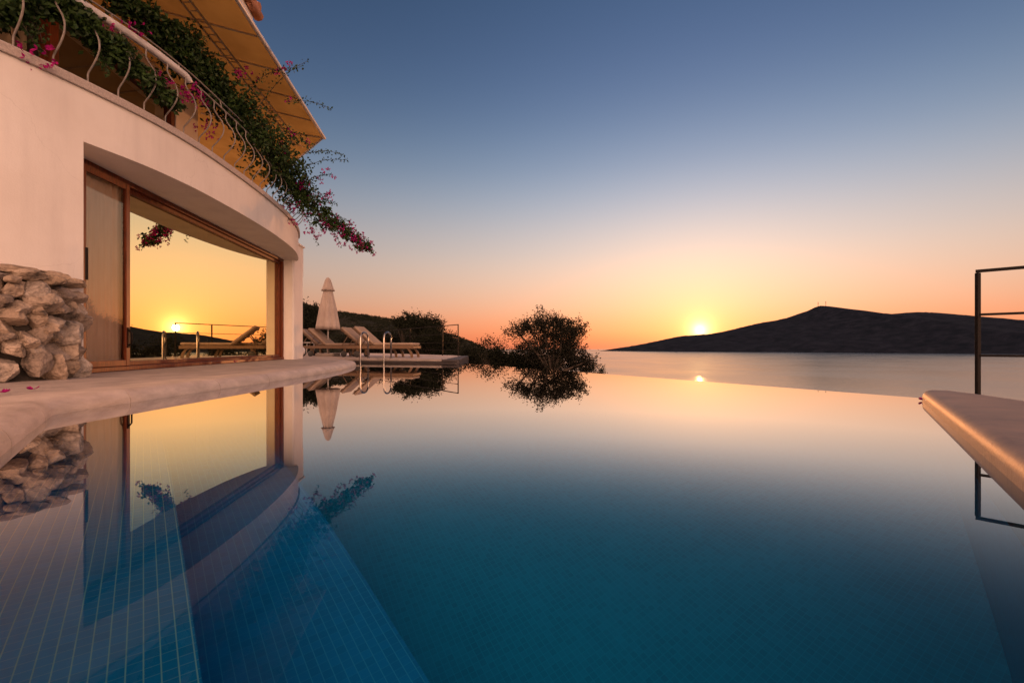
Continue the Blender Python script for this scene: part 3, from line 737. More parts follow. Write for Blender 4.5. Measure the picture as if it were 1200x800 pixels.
# balcony railing (iron balusters with a belly)
def arc_len(P):
    s = [0]
    for a, b in zip(P[:-1], P[1:]): s.append(s[-1]+(b-a).length)
    return s
SF = arc_len(front)
def on_front(s, o=0.0, z=0.0):
    for i in range(len(SF)-1):
        if SF[i] <= s <= SF[i+1]:
            f = (s-SF[i])/(SF[i+1]-SF[i]); p = front[i].lerp(front[i+1], f); n_ = (N[i].lerp(N[i+1], f)).normalized()
            return p - n_*o + Vector((0, 0, z))
    return front[-1] - N[-1]*o + Vector((0, 0, z))
ZT = TOP+.092
sA = SF[i_edge]
RAIL_Z = 4.03
s_end = SF[-1]-.05
mb = MB(); mb.tube([on_front(.2+(s_end-.2)*k/60, -.06, ZT+.035) for k in range(61)], .011, 6); brail = mb.build('railing', M['metal_white'], V)
prof = [(0, 0), (.10, .0), (.14, .012), (.22, .085), (.32, .150), (.42, .165), (.52, .13), (.62, .06), (.70, .025), (.78, .03), (RAIL_Z-ZT, .0)]
s_tube_end = min(range(len(front)), key=lambda i: abs(front[i].y-6.1)+(10 if front[i].y < 5 else 0)); s_tube_end = SF[s_tube_end]
s = sA - 2.36
while s < s_end:
    mb = MB(); pp = catmull([(o, 0, z) for z, o in prof], 3)
    mb.tube([on_front(s, -.06+q_.x, ZT+q_.z) for q_ in pp], .0092, 6); mb.build('baluster', M['baluster'], brail); s += .305
mb = MB(); pts = [on_front(.2+(s_tube_end-.2)*k/40, -.05, RAIL_Z) for k in range(41)]; pts += [pts[-1]+Vector((.0, .05, -.012)), pts[-1]+Vector((.0, .085, -.05))]
mb.tube(pts, .046, 12); mb.build('pipe_handrail', M['pipe'], brail)
mb = MB(); mb.tube([on_front(.2+(s_end-.2)*k/60, -.10, RAIL_Z+.13) for k in range(61)], .011, 6)
mb.tube([on_front(s_tube_end+(s_end-s_tube_end)*k/40, -.06, RAIL_Z) for k in range(41)], .012, 6)
s = sA-1.5
while s < s_end: mb.tube([on_front(s, -.07, RAIL_Z), on_front(s, -.10, RAIL_Z+.13)], .010, 6); s += .92
mb.build('top_rail', M['baluster'], brail)

# ------------------------------------------------------------------ dry stone wall
SW = thing('stone_wall', (-4.3, 4.1, DECK), 'rough limestone rubble wall against the villa beside the pool terrace', 'wall')
base = catmull([(-5.6, 2.2), (-4.95, 3.05), (-4.56, 3.70), (-4.34, 3.98), (-4.27, 4.18), (-4.33, 4.40), (-4.47, 4.66)], 6)
SB = arc_len(base)
def on_base(s):
    for i in range(len(SB)-1):
        if SB[i] <= s <= SB[i+1]:
            f = (s-SB[i])/(SB[i+1]-SB[i]); p = base[i].lerp(base[i+1], f); d = (base[i+1]-base[i]).normalized(); return p, Vector((d.y, -d.x, 0)), d
    d = (base[-1]-base[-2]).normalized(); return base[-1], Vector((d.y, -d.x, 0)), d
mb = MB(); core = []
nb = left_normals(base)
mb.prism([(p.x+q_.x*.13, p.y+q_.y*.13) for p, q_ in zip(base, nb)] + [(-4.75, 4.55), (-5.1, 3.6), (-6.0, 2.4)], DECK-.02, 1.04)
mb.build('core', surf('mortar_core', (.07, .06, .05), (.03, .027, .024), 9, 6, .95, .5), SW)
def stone(c, rx, rz, ry, rnd, ax):
    bm = bmesh.new(); bmesh.ops.create_icosphere(bm, subdivisions=5, radius=1)
    off = Vector((rnd.uniform(0, 99), rnd.uniform(0, 99), rnd.uniform(0, 99)))
    planes = [(Vector((rnd.gauss(0, 1), rnd.gauss(0, 1), rnd.gauss(0, 1))).normalized(), rnd.uniform(.50, .85)) for _ in range(16)]
    rot = Matrix.Rotation(rnd.uniform(-.6, .6), 3, 'X') @ Matrix.Rotation(rnd.uniform(-.45, .45), 3, 'Y')
    X, Nn, Zz = ax
    for v in bm.verts:
        p = v.co.copy()
        p *= 1 + .10*noise.fractal(p*1.5+off, 1.0, 2.0, 3)
        for pn, pd in planes:
            h = p.dot(pn) + .028*noise.fractal(p*4+off, .7, 2.0, 4)
            if h > pd: p -= pn*(h-pd)
        pit = noise.noise(p*9+off); p *= 1 - .05*max(0, pit-.25) + .012*noise.fractal(p*16+off, .6, 2.0, 3)
        p = rot @ p
        v.co = Vector(c) + X*(p.x*rx*1.0) + Nn*(p.y*ry) + Zz*(p.z*rz*1.0) - Vector(SW.location)
    me = bpy.data.meshes.new('stone'); bm.to_mesh(me); bm.free()
    for p in me.polygons: p.use_smooth = True
    me.set_sharp_from_angle(angle=R(24))
    me.materials.append(M['rock']); o = bpy.data.objects.new('stone', me); COL.objects.link(o); o.parent = SW
rnd = random.Random(5)
rowspec = [(.0, .22, .115), (.17, .19, .10), (.32, .175, .095), (.46, .17, .09), (.60, .17, .085), (.74, .17, .08), (.88, .24, .065)]
for ri, (z0, w, hh) in enumerate(rowspec):
    s = 1.05 + (.13 if ri % 2 else 0)
    while s < SB[-1]-.02:
        ww = w*rnd.uniform(.7, 1.3); p, n_, d = on_base(s+ww/2)
        h2 = hh*rnd.uniform(.8, 1.35)
        zc = DECK + z0 + h2*.95 + rnd.uniform(-.03, .03)
        lean = .05*ri/5
        if s+ww < SB[-1]+.13:
            stone(p - n_*(.03+lean+rnd.uniform(-.03, .04)) + Vector((0, 0, zc)), ww*.62, h2*1.15, .17*rnd.uniform(.85, 1.2), rnd, (d, n_, Vector((0, 0, 1))))
        s += ww*.93
for k in range(16):   # small wedges in the joints
    s = rnd.uniform(1.2, SB[-1]-.1); p, n_, d = on_base(s)
    stone(p + n_*.02 + Vector((0, 0, DECK+rnd.uniform(.12, .95))), rnd.uniform(.05, .08), rnd.uniform(.04, .07), .09, rnd, (d, n_, Vector((0, 0, 1))))
for k in range(7):    # flat cap stones further back
    s = 1.2+k*.33; p, n_, d = on_base(min(s, SB[-1]-.1))
    stone(p - n_*.22 + Vector((0, 0, 1.09)), .24, .06, .2, rnd, (d, n_, Vector((0, 0, 1))))

# ------------------------------------------------------------------ foliage helpers
def leaf_cloud(mb, centres, per, spread, lw, ll, rnd, droop=0.0, fold=.25):
    for c, sc in centres:
        for _ in range(int(per*sc)):
            u = Vector((rnd.gauss(0, 1), rnd.gauss(0, 1), rnd.gauss(0, 1)))
            p = Vector(c) + u*spread*sc*.55
            d = Vector((rnd.gauss(0, 1), rnd.gauss(0, 1), rnd.gauss(0, 1)-droop)).normalized()
            a = d.orthogonal().normalized(); a.rotate(Matrix.Rotation(rnd.uniform(0, 6.28), 3, d)); nn = d.cross(a)
            l = ll*rnd.uniform(.6, 1.25); w = lw*rnd.uniform(.7, 1.2)
            i = len(mb.v)
            mb.v += [tuple(p), tuple(p+d*l*.42+a*w*.5+nn*w*fold), tuple(p+d*l), tuple(p+d*l*.42-a*w*.5+nn*w*fold), ]
            mb.f += [(i, i+1, i+2), (i, i+2, i+3)]; mb.sm += [False, False]
def make_lobed(name, base, lobes, per, lw, ll, mat, label, cat, seed, group, trunk_r, spread):
    """tree of several uneven lobes: (centre, radius, clumps)"""
    rnd = random.Random(seed); T = thing(name, base, label, cat, group); b = Vector(base); mbt = MB(); mbl = MB()
    cc = sum((Vector(c) for c, r, n in lobes), Vector())/len(lobes); fork = b.lerp(cc, .45)
    mbt.tube([b - Vector((0, 0, .3)), b.lerp(fork, .5)+Vector((.08, 0, 0)), fork], [trunk_r*1.35, trunk_r, trunk_r*.8], 8)
    for c, r, n in lobes:
        c = Vector(c); mbt.tube([fork, fork.lerp(c, .5)+Vector((rnd.uniform(-.1, .1), rnd.uniform(-.1, .1), .05)), c], [trunk_r*.6, trunk_r*.4, trunk_r*.25], 6, cap=False)
        for k in range(n):
            u = Vector((rnd.gauss(0, 1), rnd.gauss(0, 1), rnd.gauss(0, 1))).normalized()*rnd.uniform(.35, 1.08); t = c+u*r
            mbt.tube([c, c.lerp(t, .5)+Vector((0, 0, .03)), t], [trunk_r*.2, trunk_r*.1, trunk_r*.04], 4, cap=False)
            leaf_cloud(mbl, [(t, rnd.uniform(.6, 1.2))], per, spread, lw, ll, rnd)
            if u.length > .8*1 and rnd.random() < .5:
                d = (u.normalized()+Vector((0, 0, .7))).normalized()
                for j in range(6): leaf_cloud(mbl, [(t+d*spread*(.3+j*.2), .5)], 9, spread*.5, lw, ll, rnd)
    mbt.build('trunk', M['bark'], T, fix=False); mbl.build('crown', mat, T, fix=False); return T
def make_tree(name, base, H, crown_c, crown_r, n_cl, per, lw, ll, mat, label, cat, seed, group=None, trunk_r=.09, spread=.30, flat=1.0):
    """tapered trunk, forked limbs ending in leaf clumps"""
    rnd = random.Random(seed); T = thing(name, base, label, cat, group)
    b = Vector(base); cc = Vector(crown_c); tips = []
    mbt = MB(); fork = b.lerp(cc, .45) + Vector((rnd.uniform(-.1, .1), 0, 0))
    mbt.tube([b - Vector((0, 0, .3)), b.lerp(fork, .5)+Vector((rnd.uniform(-.06, .06)*H, 0, 0)), fork], [trunk_r*1.35, trunk_r, trunk_r*.8], 8)
    for k in range(n_cl):
        while True:
            u = Vector((rnd.uniform(-1, 1), rnd.uniform(-1, 1), rnd.uniform(-1, 1)))
            if .25 < u.length < 1: break
        if rnd.random() < .55: u = u.normalized()*rnd.uniform(.8, 1.05)
        t = cc + Vector((u.x*crown_r[0], u.y*crown_r[1], u.z*crown_r[2]))
        tips.append((t, rnd.uniform(.55, 1.25)))
        if k % 3 == 0 or k < 14:
            mid = fork.lerp(t, .5) + Vector((rnd.uniform(-.12, .12), rnd.uniform(-.12, .12), rnd.uniform(0, .15)))*crown_r[0]
            mbt.tube([fork, mid, t], [trunk_r*.45, trunk_r*.22, trunk_r*.06], 5, cap=False)
    mbt.build('trunk', M['bark'], T, fix=False)
    mbl = MB(); leaf_cloud(mbl, tips, per, spread, lw, ll, rnd)
    # loose sprigs that stand out from the outline
    for k in range(n_cl//2):
        t, s_ = rnd.choice(tips); d = (t-cc).normalized()+Vector((0, 0, .5)); d.normalize()
        for j in range(6): leaf_cloud(mbl, [(t+d*spread*(.4+j*.22), .5)], 9, spread*.5, lw, ll, rnd)
    mbl.build('crown', mat, T, fix=False)
    return T
# olive tree beyond the infinity edge
def at(px, y, D): return Vector(((px-600)/533*D, D, EYE+(406.5-y)/533*D))
OL = [(at(636, 377, 15.8), .34, 26), (at(620, 383, 15.6), .34, 20), (at(606, 389, 15.6), .30, 12), (at(648, 374, 16.0), .30, 16), (at(659, 386, 15.7), .38, 30), (at(673, 390, 15.9), .36, 26), (at(640, 396, 15.9), .48, 40), (at(660, 404, 15.9), .50, 44), (at(622, 404, 15.7), .34, 12), (at(672, 414, 15.8), .44, 26), (at(686, 424, 15.8), .26, 9), (at(646, 420, 15.9), .50, 30), (at(628, 422, 16.1), .30, 10)]
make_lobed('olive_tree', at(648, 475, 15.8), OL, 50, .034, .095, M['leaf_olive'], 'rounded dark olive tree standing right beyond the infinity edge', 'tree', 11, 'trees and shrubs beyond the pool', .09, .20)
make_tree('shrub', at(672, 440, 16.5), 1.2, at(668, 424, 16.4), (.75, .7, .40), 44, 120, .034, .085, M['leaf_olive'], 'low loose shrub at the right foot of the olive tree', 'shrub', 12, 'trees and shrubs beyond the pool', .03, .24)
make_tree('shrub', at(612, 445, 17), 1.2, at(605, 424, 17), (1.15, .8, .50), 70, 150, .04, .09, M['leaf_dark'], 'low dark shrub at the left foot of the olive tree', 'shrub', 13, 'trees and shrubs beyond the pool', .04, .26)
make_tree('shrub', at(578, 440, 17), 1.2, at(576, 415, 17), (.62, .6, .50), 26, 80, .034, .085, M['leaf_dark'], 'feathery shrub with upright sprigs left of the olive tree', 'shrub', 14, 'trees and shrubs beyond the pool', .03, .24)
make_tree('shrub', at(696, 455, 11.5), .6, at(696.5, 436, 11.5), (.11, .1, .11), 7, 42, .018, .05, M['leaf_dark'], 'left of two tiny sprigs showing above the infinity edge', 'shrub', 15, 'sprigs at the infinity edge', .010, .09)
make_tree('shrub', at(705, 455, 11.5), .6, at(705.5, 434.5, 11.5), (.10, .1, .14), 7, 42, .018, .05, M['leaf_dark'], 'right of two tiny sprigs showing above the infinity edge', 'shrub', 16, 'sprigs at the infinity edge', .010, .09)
# trees behind the sun deck
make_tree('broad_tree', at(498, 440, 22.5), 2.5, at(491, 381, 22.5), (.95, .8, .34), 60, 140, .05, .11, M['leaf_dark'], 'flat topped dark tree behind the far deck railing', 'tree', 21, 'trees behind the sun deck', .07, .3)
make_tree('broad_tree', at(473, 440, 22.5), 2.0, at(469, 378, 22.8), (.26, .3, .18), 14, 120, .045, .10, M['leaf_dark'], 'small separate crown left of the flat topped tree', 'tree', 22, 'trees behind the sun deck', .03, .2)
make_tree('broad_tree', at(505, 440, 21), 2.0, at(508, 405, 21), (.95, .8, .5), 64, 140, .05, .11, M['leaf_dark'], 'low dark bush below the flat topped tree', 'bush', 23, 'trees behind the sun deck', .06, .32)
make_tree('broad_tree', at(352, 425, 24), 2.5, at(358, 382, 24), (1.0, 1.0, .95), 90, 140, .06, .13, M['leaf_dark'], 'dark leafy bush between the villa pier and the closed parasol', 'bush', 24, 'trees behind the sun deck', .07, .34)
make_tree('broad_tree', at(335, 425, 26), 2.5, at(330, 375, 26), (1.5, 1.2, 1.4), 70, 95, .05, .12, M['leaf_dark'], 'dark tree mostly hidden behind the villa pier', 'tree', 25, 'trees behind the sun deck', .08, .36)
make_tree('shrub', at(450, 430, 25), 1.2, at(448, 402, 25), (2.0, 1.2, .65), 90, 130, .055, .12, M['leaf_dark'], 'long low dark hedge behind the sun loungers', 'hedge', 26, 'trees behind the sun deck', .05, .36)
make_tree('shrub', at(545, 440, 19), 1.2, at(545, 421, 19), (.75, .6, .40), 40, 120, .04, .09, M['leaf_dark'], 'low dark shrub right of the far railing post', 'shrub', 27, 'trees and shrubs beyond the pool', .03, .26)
# scrub on the hill
rnd = random.Random(3); mb = MB()
for k in range(2600):
    px = rnd.uniform(250, 585); az = px2az(px); r = RH*rnd.uniform(.45, 1.02) if k % 3 else RH*rnd.uniform(.96, 1.01)
    z = land_z(az, r) + noise.fractal(Vector((r*sin(az), r*cos(az), 0))*.035, 1.0, 2.0, 5)*r*.010
    c = Vector((r*sin(az), r*cos(az), z+.3)); s_ = rnd.uniform(.4, 1.1)
    for j in range(26):
        u = Vector((rnd.gauss(0, 1), rnd.gauss(0, 1), abs(rnd.gauss(0, .8)))).normalized()*rnd.uniform(.4, 1)*s_
        d = Vector((rnd.gauss(0, 1), rnd.gauss(0, 1), rnd.gauss(0, 1))).normalized(); a = d.orthogonal().normalized(); q_ = c+u; w = s_*.3
        i = len(mb.v); mb.v += [tuple(q_-d*w), tuple(q_+a*w*.7), tuple(q_+d*w)]; mb.f.append((i, i+1, i+2)); mb.sm.append(False)
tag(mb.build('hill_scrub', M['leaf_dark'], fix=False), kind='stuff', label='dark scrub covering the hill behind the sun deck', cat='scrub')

# ------------------------------------------------------------------ bougainvillea
def vine(name, path, radii, n_leaf, label, seed, sprigs, flowers, tip=None):
    rnd = random.Random(seed); P = catmull(path, 10); T = thing(name, tuple(P[0]), label, 'climbing plant', 'bougainvillea on the balcony')
    mbs = MB(); mbs.tube(P, [.022-.016*k/len(P) for k in range(len(P))], 6)
    for sh in range(3):
        mbs.tube([p+Vector((noise.noise(p*2+Vector((sh*9, 0, 0))), noise.noise(p*2+Vector((0, sh*9, 3))), noise.noise(p*2+Vector((5, 0, sh*9)))))*.14 for p in P], .007, 5)
    mbl = MB(); mbf = MB(); K = len(P)-1
    def rad(u): 
        x = u*(len(radii)-1); i = min(int(x), len(radii)-2); return radii[i]+(radii[i+1]-radii[i])*(x-i)
    # leaf clumps of uneven density along the stem
    for _ in range(n_leaf//24):
        u = rnd.random(); p = P[int(u*K)]; r = rad(u)
        dens = .55+.9*noise.noise(p*1.6+Vector((seed, 0, 0)))+.4
        if tip is not None and u > tip: dens *= max(.22, 1-(u-tip)/(1-tip)*1.1)
        if rnd.random() > dens: continue
        c = p + Vector((rnd.gauss(0, 1), rnd.gauss(0, 1), rnd.gauss(0, 1)))*r*.5
        leaf_cloud(mbl, [(c, 1)], 24, max(.07, r*.42), .052, .072, rnd, .5, .3)
    def flower(c, k):
        for _ in range(k):
            p = c + Vector((rnd.gauss(0, 1), rnd.gauss(0, 1), rnd.gauss(0, 1)))*.035
            d = Vector((rnd.gauss(0, 1), rnd.gauss(0, 1), rnd.gauss(0, .7))).normalized()
            for j in range(3):
                e = d.orthogonal().normalized(); e.rotate(Matrix.Rotation(j*2.09, 3, d)); e = (e+d*.7).normalized(); a = d.cross(e).normalized()
                i = len(mbf.v); l = .038; w = .030
                mbf.v += [tuple(p), tuple(p+e*l*.5+a*w*.5), tuple(p+e*l+d*.004), tuple(p+e*l*.5-a*w*.5)]; mbf.f += [(i, i+1, i+2), (i, i+2, i+3)]; mbf.sm += [False, False]
    for st_, en, fl in sprigs:
        a, b = Vector(st_), Vector(en); pts = [a.lerp(b, k/12) + Vector((0, 0, .10*(b-a).length*sin(k/12*pi))) for k in range(13)]
        mbs.tube(pts, [.006-.0003*k for k in range(13)], 4)
        for k, p in enumerate(pts[1:]):
            leaf_cloud(mbl, [(p, .6)], 12*(1-.4*k/12), .10-.004*k, .030, .046, rnd, .4, .3)
            if fl and rnd.random() < fl: flower(p+Vector((rnd.gauss(0, .05), rnd.gauss(0, .05), rnd.gauss(-.02, .05))), 4)
    for c, k in flowers:
        for _ in range(max(1, int(k*.8))): flower(Vector(c)+Vector((rnd.gauss(0, .07), rnd.gauss(0, .07), rnd.gauss(0, .07))), 4)
    mbs.build('stem', M['bark'], T, fix=False); mbl.build('foliage', M['leaf_vine'], T, fix=False); mbf.build('flowers', M['petal'], T, fix=False)
    return T
main_path = [at(95, -60, 5.0), at(131, -8, 5.4), at(187, 34, 6.0), at(215, 62, 6.5), at(244, 92, 7.0), at(275, 128, 7.6), at(307, 162, 8.2), at(328, 190, 8.9), at(345, 220, 9.5), at(368, 245, 9.9), at(400, 270, 10.2), at(432, 292, 10.4)]
sp = [(at(300, 130, 7.8), at(360, 72, 8.0), .12), (at(335, 120, 8.0), at(388, 128, 8.3), .06), (at(300, 95, 7.6), at(352, 80, 7.7), .15),
      (at(350, 200, 9.2), at(408, 188, 9.4), .05), (at(355, 215, 9.4), at(388, 205, 9.4), .35), (at(360, 235, 9.6), at(388, 228, 9.6), .5),
      (at(350, 240, 9.8), at(372, 285, 9.9), .5), (at(385, 255, 10), at(428, 290, 10.3), .8), (at(345, 225, 9.5), at(338, 258, 9.6), .6),
      (at(395, 265, 10.1), at(420, 278, 10.3), .7), (at(372, 250, 9.9), at(400, 288, 10.0), .8), (at(380, 250, 10), at(412, 262, 10.2), .4), (at(365, 235, 9.8), at(396, 240, 10), .3), (at(400, 270, 10.2), at(436, 298, 10.4), 1.0), (at(395, 262, 10.2), at(430, 280, 10.5), .9), (at(360, 180, 8.9), at(402, 182, 9.2), .1), (at(250, 90, 7.0), at(246, 132, 7.0), .2),
      (at(305, 165, 8.2), at(292, 203, 8.3), 0), (at(330, 150, 8.4), at(362, 170, 8.6), .1), (at(200, 30, 6.1), at(240, 45, 6.4), 0), (at(225, 55, 6.6), at(235, 42, 6.6), 0)]
fl = [(at(283, 90, 7.3), 4), (at(288, 80, 7.4), 2), (at(241, 146, 7.0), 6), (at(250, 150, 7.1), 3), (at(236, 120, 7.0), 4), (at(343, 115, 8.2), 2), (at(326, 170, 8.6), 3), (at(348, 215, 9.4), 4),
      (at(385, 265, 10), 7), (at(402, 275, 10.2), 9), (at(418, 284, 10.3), 9), (at(428, 292, 10.4), 8), (at(372, 275, 9.9), 5), (at(360, 268, 9.8), 4), (at(380, 207, 9.4), 2), (at(384, 228, 9.6), 5), (at(338, 248, 9.6), 4), (at(343, 262, 9.7), 3)]
vine('bougainvillea', main_path, [.12, .13, .18, .24, .28, .33, .36, .35, .29, .20, .13, .07], 19000, 'long bougainvillea trailing down the far balcony rail, tipped with magenta flowers', 31, sp, fl, .72)
low_path = [at(-30, 5, 4.2), at(8, 12, 4.35), at(30, -4, 4.5), at(60, -2, 4.6), at(92, 22, 4.8), at(118, 48, 5.0), at(140, 62, 5.15), at(160, 82, 5.3), at(180, 98, 5.5), at(206, 124, 5.9)]
sp2 = [(at(20, 22, 4.4), at(46, 62, 4.45), .05), (at(40, 20, 4.5), at(50, 50, 4.5), 0), (at(120, 62, 5.0), at(127, 90, 5.0), 0), (at(150, 55, 5.2), at(156, 60, 5.2), 0)]
fl2_ = [(at(189, 93, 5.6), 5), (at(218, 110, 6.1), 7), (at(222, 113, 6.2), 5), (at(145, 36, 5.2), 3), (at(160, 41, 5.4), 4), (at(52, 72, 4.5), 5), (at(25, 58, 4.3), 3), (at(232, 118, 6.5), 3)]
vine('bougainvillea', low_path, [.10, .11, .10, .12, .12, .11, .10, .09, .08, .05], 5600, 'shorter bougainvillea strand woven through the near balcony balusters', 33, sp2, fl2_)

# ------------------------------------------------------------------ fallen petals
rnd = random.Random(9)
pet = [((37.5, 457), .1, 'single magenta petal on the terrace in front of the rubble wall'), ((5, 460.5), .1, 'dark magenta petal lying at the far left of the terrace'),
       ((275, 424.5), .1, 'left of three tiny petals on the sill stone of the big window'), ((300, 422), .1, 'middle of three tiny petals on the sill stone of the big window'), ((318, 421), .1, 'right of three tiny petals on the sill stone of the big window'),
       ((1096.5, 471), None, 'crimson petal stuck to the near tip of the right hand slab'), ((1080, 469), None, 'tiny brown petal floating at the infinity edge by the slab')]
for (px, y), z, lab in pet:
    D = 3.38 if z is None else .295*533/(y-406.5)
    c = at(px, y, D) if z is None else Vector(((px-600)/533*D, D, .106))
    mb = MB(); r = (.018 if D < 5 else .026)*(1 if z is not None else .8)
    a0 = rnd.uniform(0, 6)
    for j in range(3):
        a = a0 + j*2.1; d = Vector((cos(a), sin(a), 0)); w = Vector((-sin(a), cos(a), 0)); rows = []
        for k in range(5):
            u = k/4; hw = r*(.18+.85*sin(pi*min(1, u*.9+.05)))*.8
            rows.append([c + d*r*2*u + w*hw*m + Vector((0, 0, .003 + r*(.9*u*u + .5*m*m*u))) for m in (-1, -.5, 0, .5, 1)])
        mb.grid(rows, False, True)
    o = mb.build('fallen_petal', M['petal'], fix=False); tag(o, lab, 'petal', 'fallen bougainvillea petals')

# ------------------------------------------------------------------ sun loungers
def lounger_proto():
    """local: foot end at +x (0..), head towards -x, z = 0 on the ground"""
    T = thing('sun_lounger', (0, 0, 0), '', 'sun lounger', 'sun loungers on the deck')
    mb = MB()
    for y in (-.31, .31): mb.box((-1.02, y, .30), (1.02, 0, 0), (0, .022, 0), (0, 0, .045))
    for x in (-.03, -1.25, -2.0): mb.box((x, 0, .298), (.022, 0, 0), (0, .287, 0), (0, 0, .035))
    mb.build('frame', M['teak'], T, bevel=.006)
    mb = MB()
    for k in range(11): mb.box((-.10-k*.108, 0, .352), (.042, 0, 0), (0, .30, 0), (0, 0, .006))
    mb.build('slats', M['teak'], T)
    mb = MB(); mb.box((-.63, 0, .393), (.61, 0, 0), (0, .29, 0), (0, 0, .034)); mb.build('seat_cushion', M['cushion'], T, bevel=.025, segs=3)
    an_ = R(40); ux = Vector((-cos(an_), 0, sin(an_))); uz = Vector((sin(an_), 0, cos(an_)))
    c = Vector((-1.25, 0, .36)) + ux*.40
    mb = MB(); mb.box(c, ux*.40, (0, .30, 0), uz*.012)
    for k in range(5): mb.box(Vector((-1.25, 0, .36)) + ux*(.08+k*.16) - uz*.026, ux*.03, (0, .27, 0), uz*.012)
    mb.build('backrest', M['teak'], T, bevel=.004)
    mb = MB(); mb.box(c + uz*.050, ux*.385, (0, .29, 0), uz*.034); mb.build('back_cushion', M['cushion'], T, bevel=.025, segs=3)
    for y in (-.22, .22): mb = MB(); mb.tube([Vector((-1.25, y, .33))+ux*.5, (-1.86, y, .31)], .014, 6); mb.build('prop', M['teak'], T)
    for y in (-.27, .27):
        mb = MB(); pts = catmull([(-.22, y, .27), (-.15, y, .23), (-.08, y, .12), (-.06, y, .0)], 4)
        rows = [[p+Vector((dx_, dy_, 0)) for dx_, dy_ in ((-.035, -.02), (.035, -.02), (.035, .02), (-.035, .02))] for p in pts]
        mb.grid(rows, True, False); mb.face(rows[0]); mb.face(rows[-1]); mb.build('leg', M['teak'], T)
        mb = MB(); mb.box((-1.72, y, .17), (.03, 0, 0), (0, .02, 0), (0, 0, .10)); mb.build('leg', M['teak'], T)
        yy = y + (.05 if y > 0 else -.05)
        mb = MB(); rows = [[(-1.72+rr*cos(2*pi*j/20), yy+dy_, .095+rr*sin(2*pi*j/20)) for j in range(20)] for rr, dy_ in ((.02, -.022), (.085, -.022), (.095, -.012), (.095, .012), (.085, .022), (.02, .022))]
        mb.grid(rows, True, True); mb.face(rows[0]); mb.face(rows[-1]); mb.build('wheel', M['wheel'], T)
    return T
proto = lounger_proto()
G = DECK+.002
spots = [((-2.78, 13.35), R(-8), 'sun lounger nearest the pool ladder, its raised back behind the hoops'),
         ((-3.38, 13.95), R(-8), 'sun lounger just right of the parasol pole, back raised'),
         ((-4.75, 14.75), R(-8), 'sun lounger left of the parasol pole, partly cut off by the villa pier'),
         ((-5.30, 15.45), R(-8), 'farthest sun lounger, only its raised back showing beside the villa pier')]
for i, (p, a, lab) in enumerate(spots):
    o = proto if i == 0 else copy_tree(proto)
    o.location = (p[0], p[1], G); o.rotation_euler = (0, 0, a); o['label'] = lab
# ------------------------------------------------------------------ closed parasol
ub = Vector((-6.08+.1, 15.05, G)); ub.x = (384.5-600)/533*ub.y
U = thing('parasol', tuple(ub), 'closed cream parasol on a pale pole beside the sun loungers', 'parasol')
mb = MB(); mb.lathe(ub, [(.03, .0), (.03, .1)], 12); 
mb = MB(); mb.tube([ub+Vector((0, 0, .10)), ub+Vector((0, 0, 2.6))], .026, 12); mb.build('pole', M['metal_white'], U)
mb = MB(); mb.box(ub+Vector((0, 0, .05)), (.30, 0, 0), (0, .30, 0), (0, 0, .05)); mb.tube([ub+Vector((0, 0, .1)), ub+Vector((0, 0, .3))], .042, 10); mb.build('base', M['concrete'], U, bevel=.02)
def fold(a, z): return .86 + .26*abs(sin(a*4+.4+.25*sin(z*3)))**.7*min(1, (2.6-z)*1.1)
zt0, zb0 = (406.5-326)/533*ub.y+EYE-G, (406.5-386)/533*ub.y+EYE-G
hh = zt0-zb0
mb = MB(); mb.lathe(ub, [(.03, zt0-.03)] + [(.085+.265*(k/12)**.9, zt0-.10-(hh-.10)*k/12) for k in range(13)] + [(.30, zb0+.03), (.05, zb0+.12)], 64, fold); mb.build('canopy', M['parasol'], U)
mb = MB(); mb.lathe(ub, [(.02, zt0+.02), (.05, zt0), (.085, zt0-.06), (.165, zt0-.34), (.205, zt0-.42), (.14, zt0-.40)], 48, lambda a, z: 1+.07*abs(sin(a*4+.4))); mb.build('valance', M['parasol'], U)
# side table and a round pot behind the pier
sbp = Vector(((364-600)/533*16.4, 16.4, G)); T = thing('side_table', tuple(sbp), 'small pale slatted table between the loungers and the villa pier', 'table')
mb = MB(); mb.box(sbp+Vector((0, 0, .46)), (.30, 0, 0), (0, .30, 0), (0, 0, .018)); mb.build('tabletop', M['metal_white'], T, bevel=.01)
for a, b in ((-1, -1), (1, -1), (1, 1), (-1, 1)):
    mb = MB(); mb.tube([sbp+Vector((a*.26, b*.26, 0)), sbp+Vector((a*.22, b*.22, .44))], .016, 8); mb.build('leg', M['metal_white'], T)
gp = Vector(((351.5-600)/533*12.6, 12.6, G)); T = thing('garden_lamp', tuple(gp), 'white globe lamp on the terrace half hidden by the villa pier', 'lamp')
mb = MB(); mb.lathe(gp, [(.07, 0), (.07, .05), (.05, .06)], 20); mb.build('base', M['concrete'], T)
mb = MB(); mb.lathe(gp, [(.14*sin(pi*k/14)+.001, .19-.14*cos(pi*k/14)) for k in range(15)], 24); mb.build('globe', M['pipe'], T)

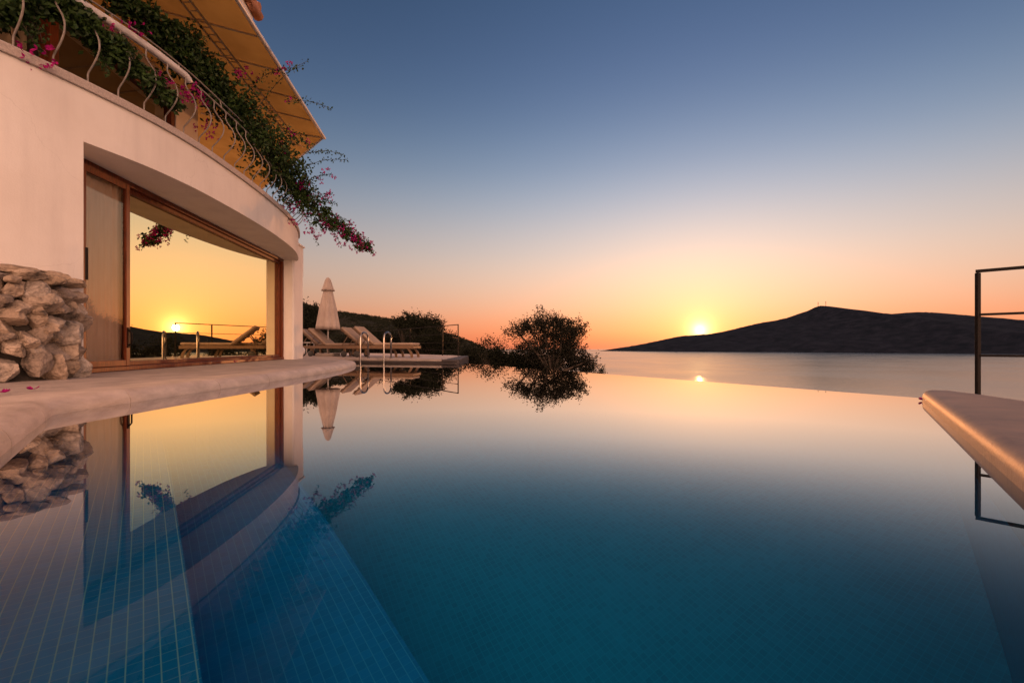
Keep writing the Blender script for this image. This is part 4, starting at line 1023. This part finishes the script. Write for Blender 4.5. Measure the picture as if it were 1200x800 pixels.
# ------------------------------------------------------------------ pool ladder
lc = Vector((-3.49, 11.66, 0)); lc = Vector(FL+(0,)).lerp(Vector(FR+(0,)), .36)
Ld = thing('pool_ladder', (lc.x, lc.y, .1), 'stainless steel pool ladder with two tall hoops at the far pool edge', 'ladder')
lx = []
for px in (426.3, 453.5):
    # foot on the kerb line
    a = (px-600)/533; t = (FL[0]-a*FL[1])/((FL[0]-FR[0]) - a*(FL[1]-FR[1])); p = Vector(FL+(0,)).lerp(Vector(FR+(0,)), t)
    lx.append(p)
    pts = [p+fn*.20+Vector((0, 0, .10)), p+fn*.20+Vector((0, 0, .60))] + [p+fn*(.03+.17*cos(k*pi/10))+Vector((0, 0, .62+.15*sin(k*pi/10))) for k in range(1, 10)] + [p-fn*.14+Vector((0, 0, .60)), p-fn*.14+Vector((0, 0, -.9)), p-fn*.03+Vector((0, 0, -.98))]
    mb = MB(); mb.tube(pts, .0215, 12); mb.build('rail', M['steel'], Ld)
    mb = MB(); mb.lathe(p+fn*.20+Vector((0, 0, .106)), [(.045, 0), (.045, .008), (.025, .02)], 16); mb.build('flange', M['steel'], Ld)
for z in (-.2, -.48, -.76):
    mb = MB(); m_ = (lx[0]+lx[1])/2 - fn*.14+Vector((0, 0, z)); mb.box(m_, fd*.27, fn*.04, (0, 0, .012)); mb.build('step', M['steel'], Ld)

# ------------------------------------------------------------------ railings
def rail(name, posts, zs, zb, label, mat, rp=.017, rr=.012, top=.018, group=None):
    T = thing(name, (posts[0][0], posts[0][1], zb), label, 'railing', group)
    for p in posts: mb = MB(); mb.box((p[0], p[1], (zb+zs[0])/2), (rp, 0, 0), (0, rp, 0), (0, 0, (zs[0]-zb)/2)); mb.build('post', mat, T, bevel=.003)
    for k, z in enumerate(zs):
        mb = MB()
        for a, b in zip(posts[:-1], posts[1:]): 
            d = (Vector((*b, 0))-Vector((*a, 0))).normalized(); n_ = Vector((-d.y, d.x, 0)); r = top if k == 0 else rr
            e = rp*1.01 if k else rp*.98
            aa = Vector((*a, z)) + d*e*(1 if k else -1); bb = Vector((*b, z)) - d*e*(1 if k else -1)
            mb.box((aa+bb)/2 + Vector((0, 0, r*1.02 if k == 0 else 0)), (bb-aa)/2, n_*r, (0, 0, r*.8))
        mb.build('rail', mat, T)
    return T
RA = (-1.81, 15.3); 
far = [RA, (-2.48, 16.25), (-4.15, 18.55), (-5.9, 21.0), (-8.3, 23.0), (-10.9, 25.0)]
rail('deck_railing', far, [EYE+.735, .85, .55, .30], .09, 'thin dark metal railing along the far edge of the sun deck', M['metal_dark'], .018, .010, .016)
P0 = Vector((3.92, 3.83)); dd = Vector((.69, -.72)).normalized()
pr = [tuple(P0 + dd*k*1.6) for k in range(4)]
rail('terrace_railing', pr, [1.022, .672, .328], -.449, 'black square bar railing beyond the right hand slab', M['metal_dark'], .014, .012, .015)
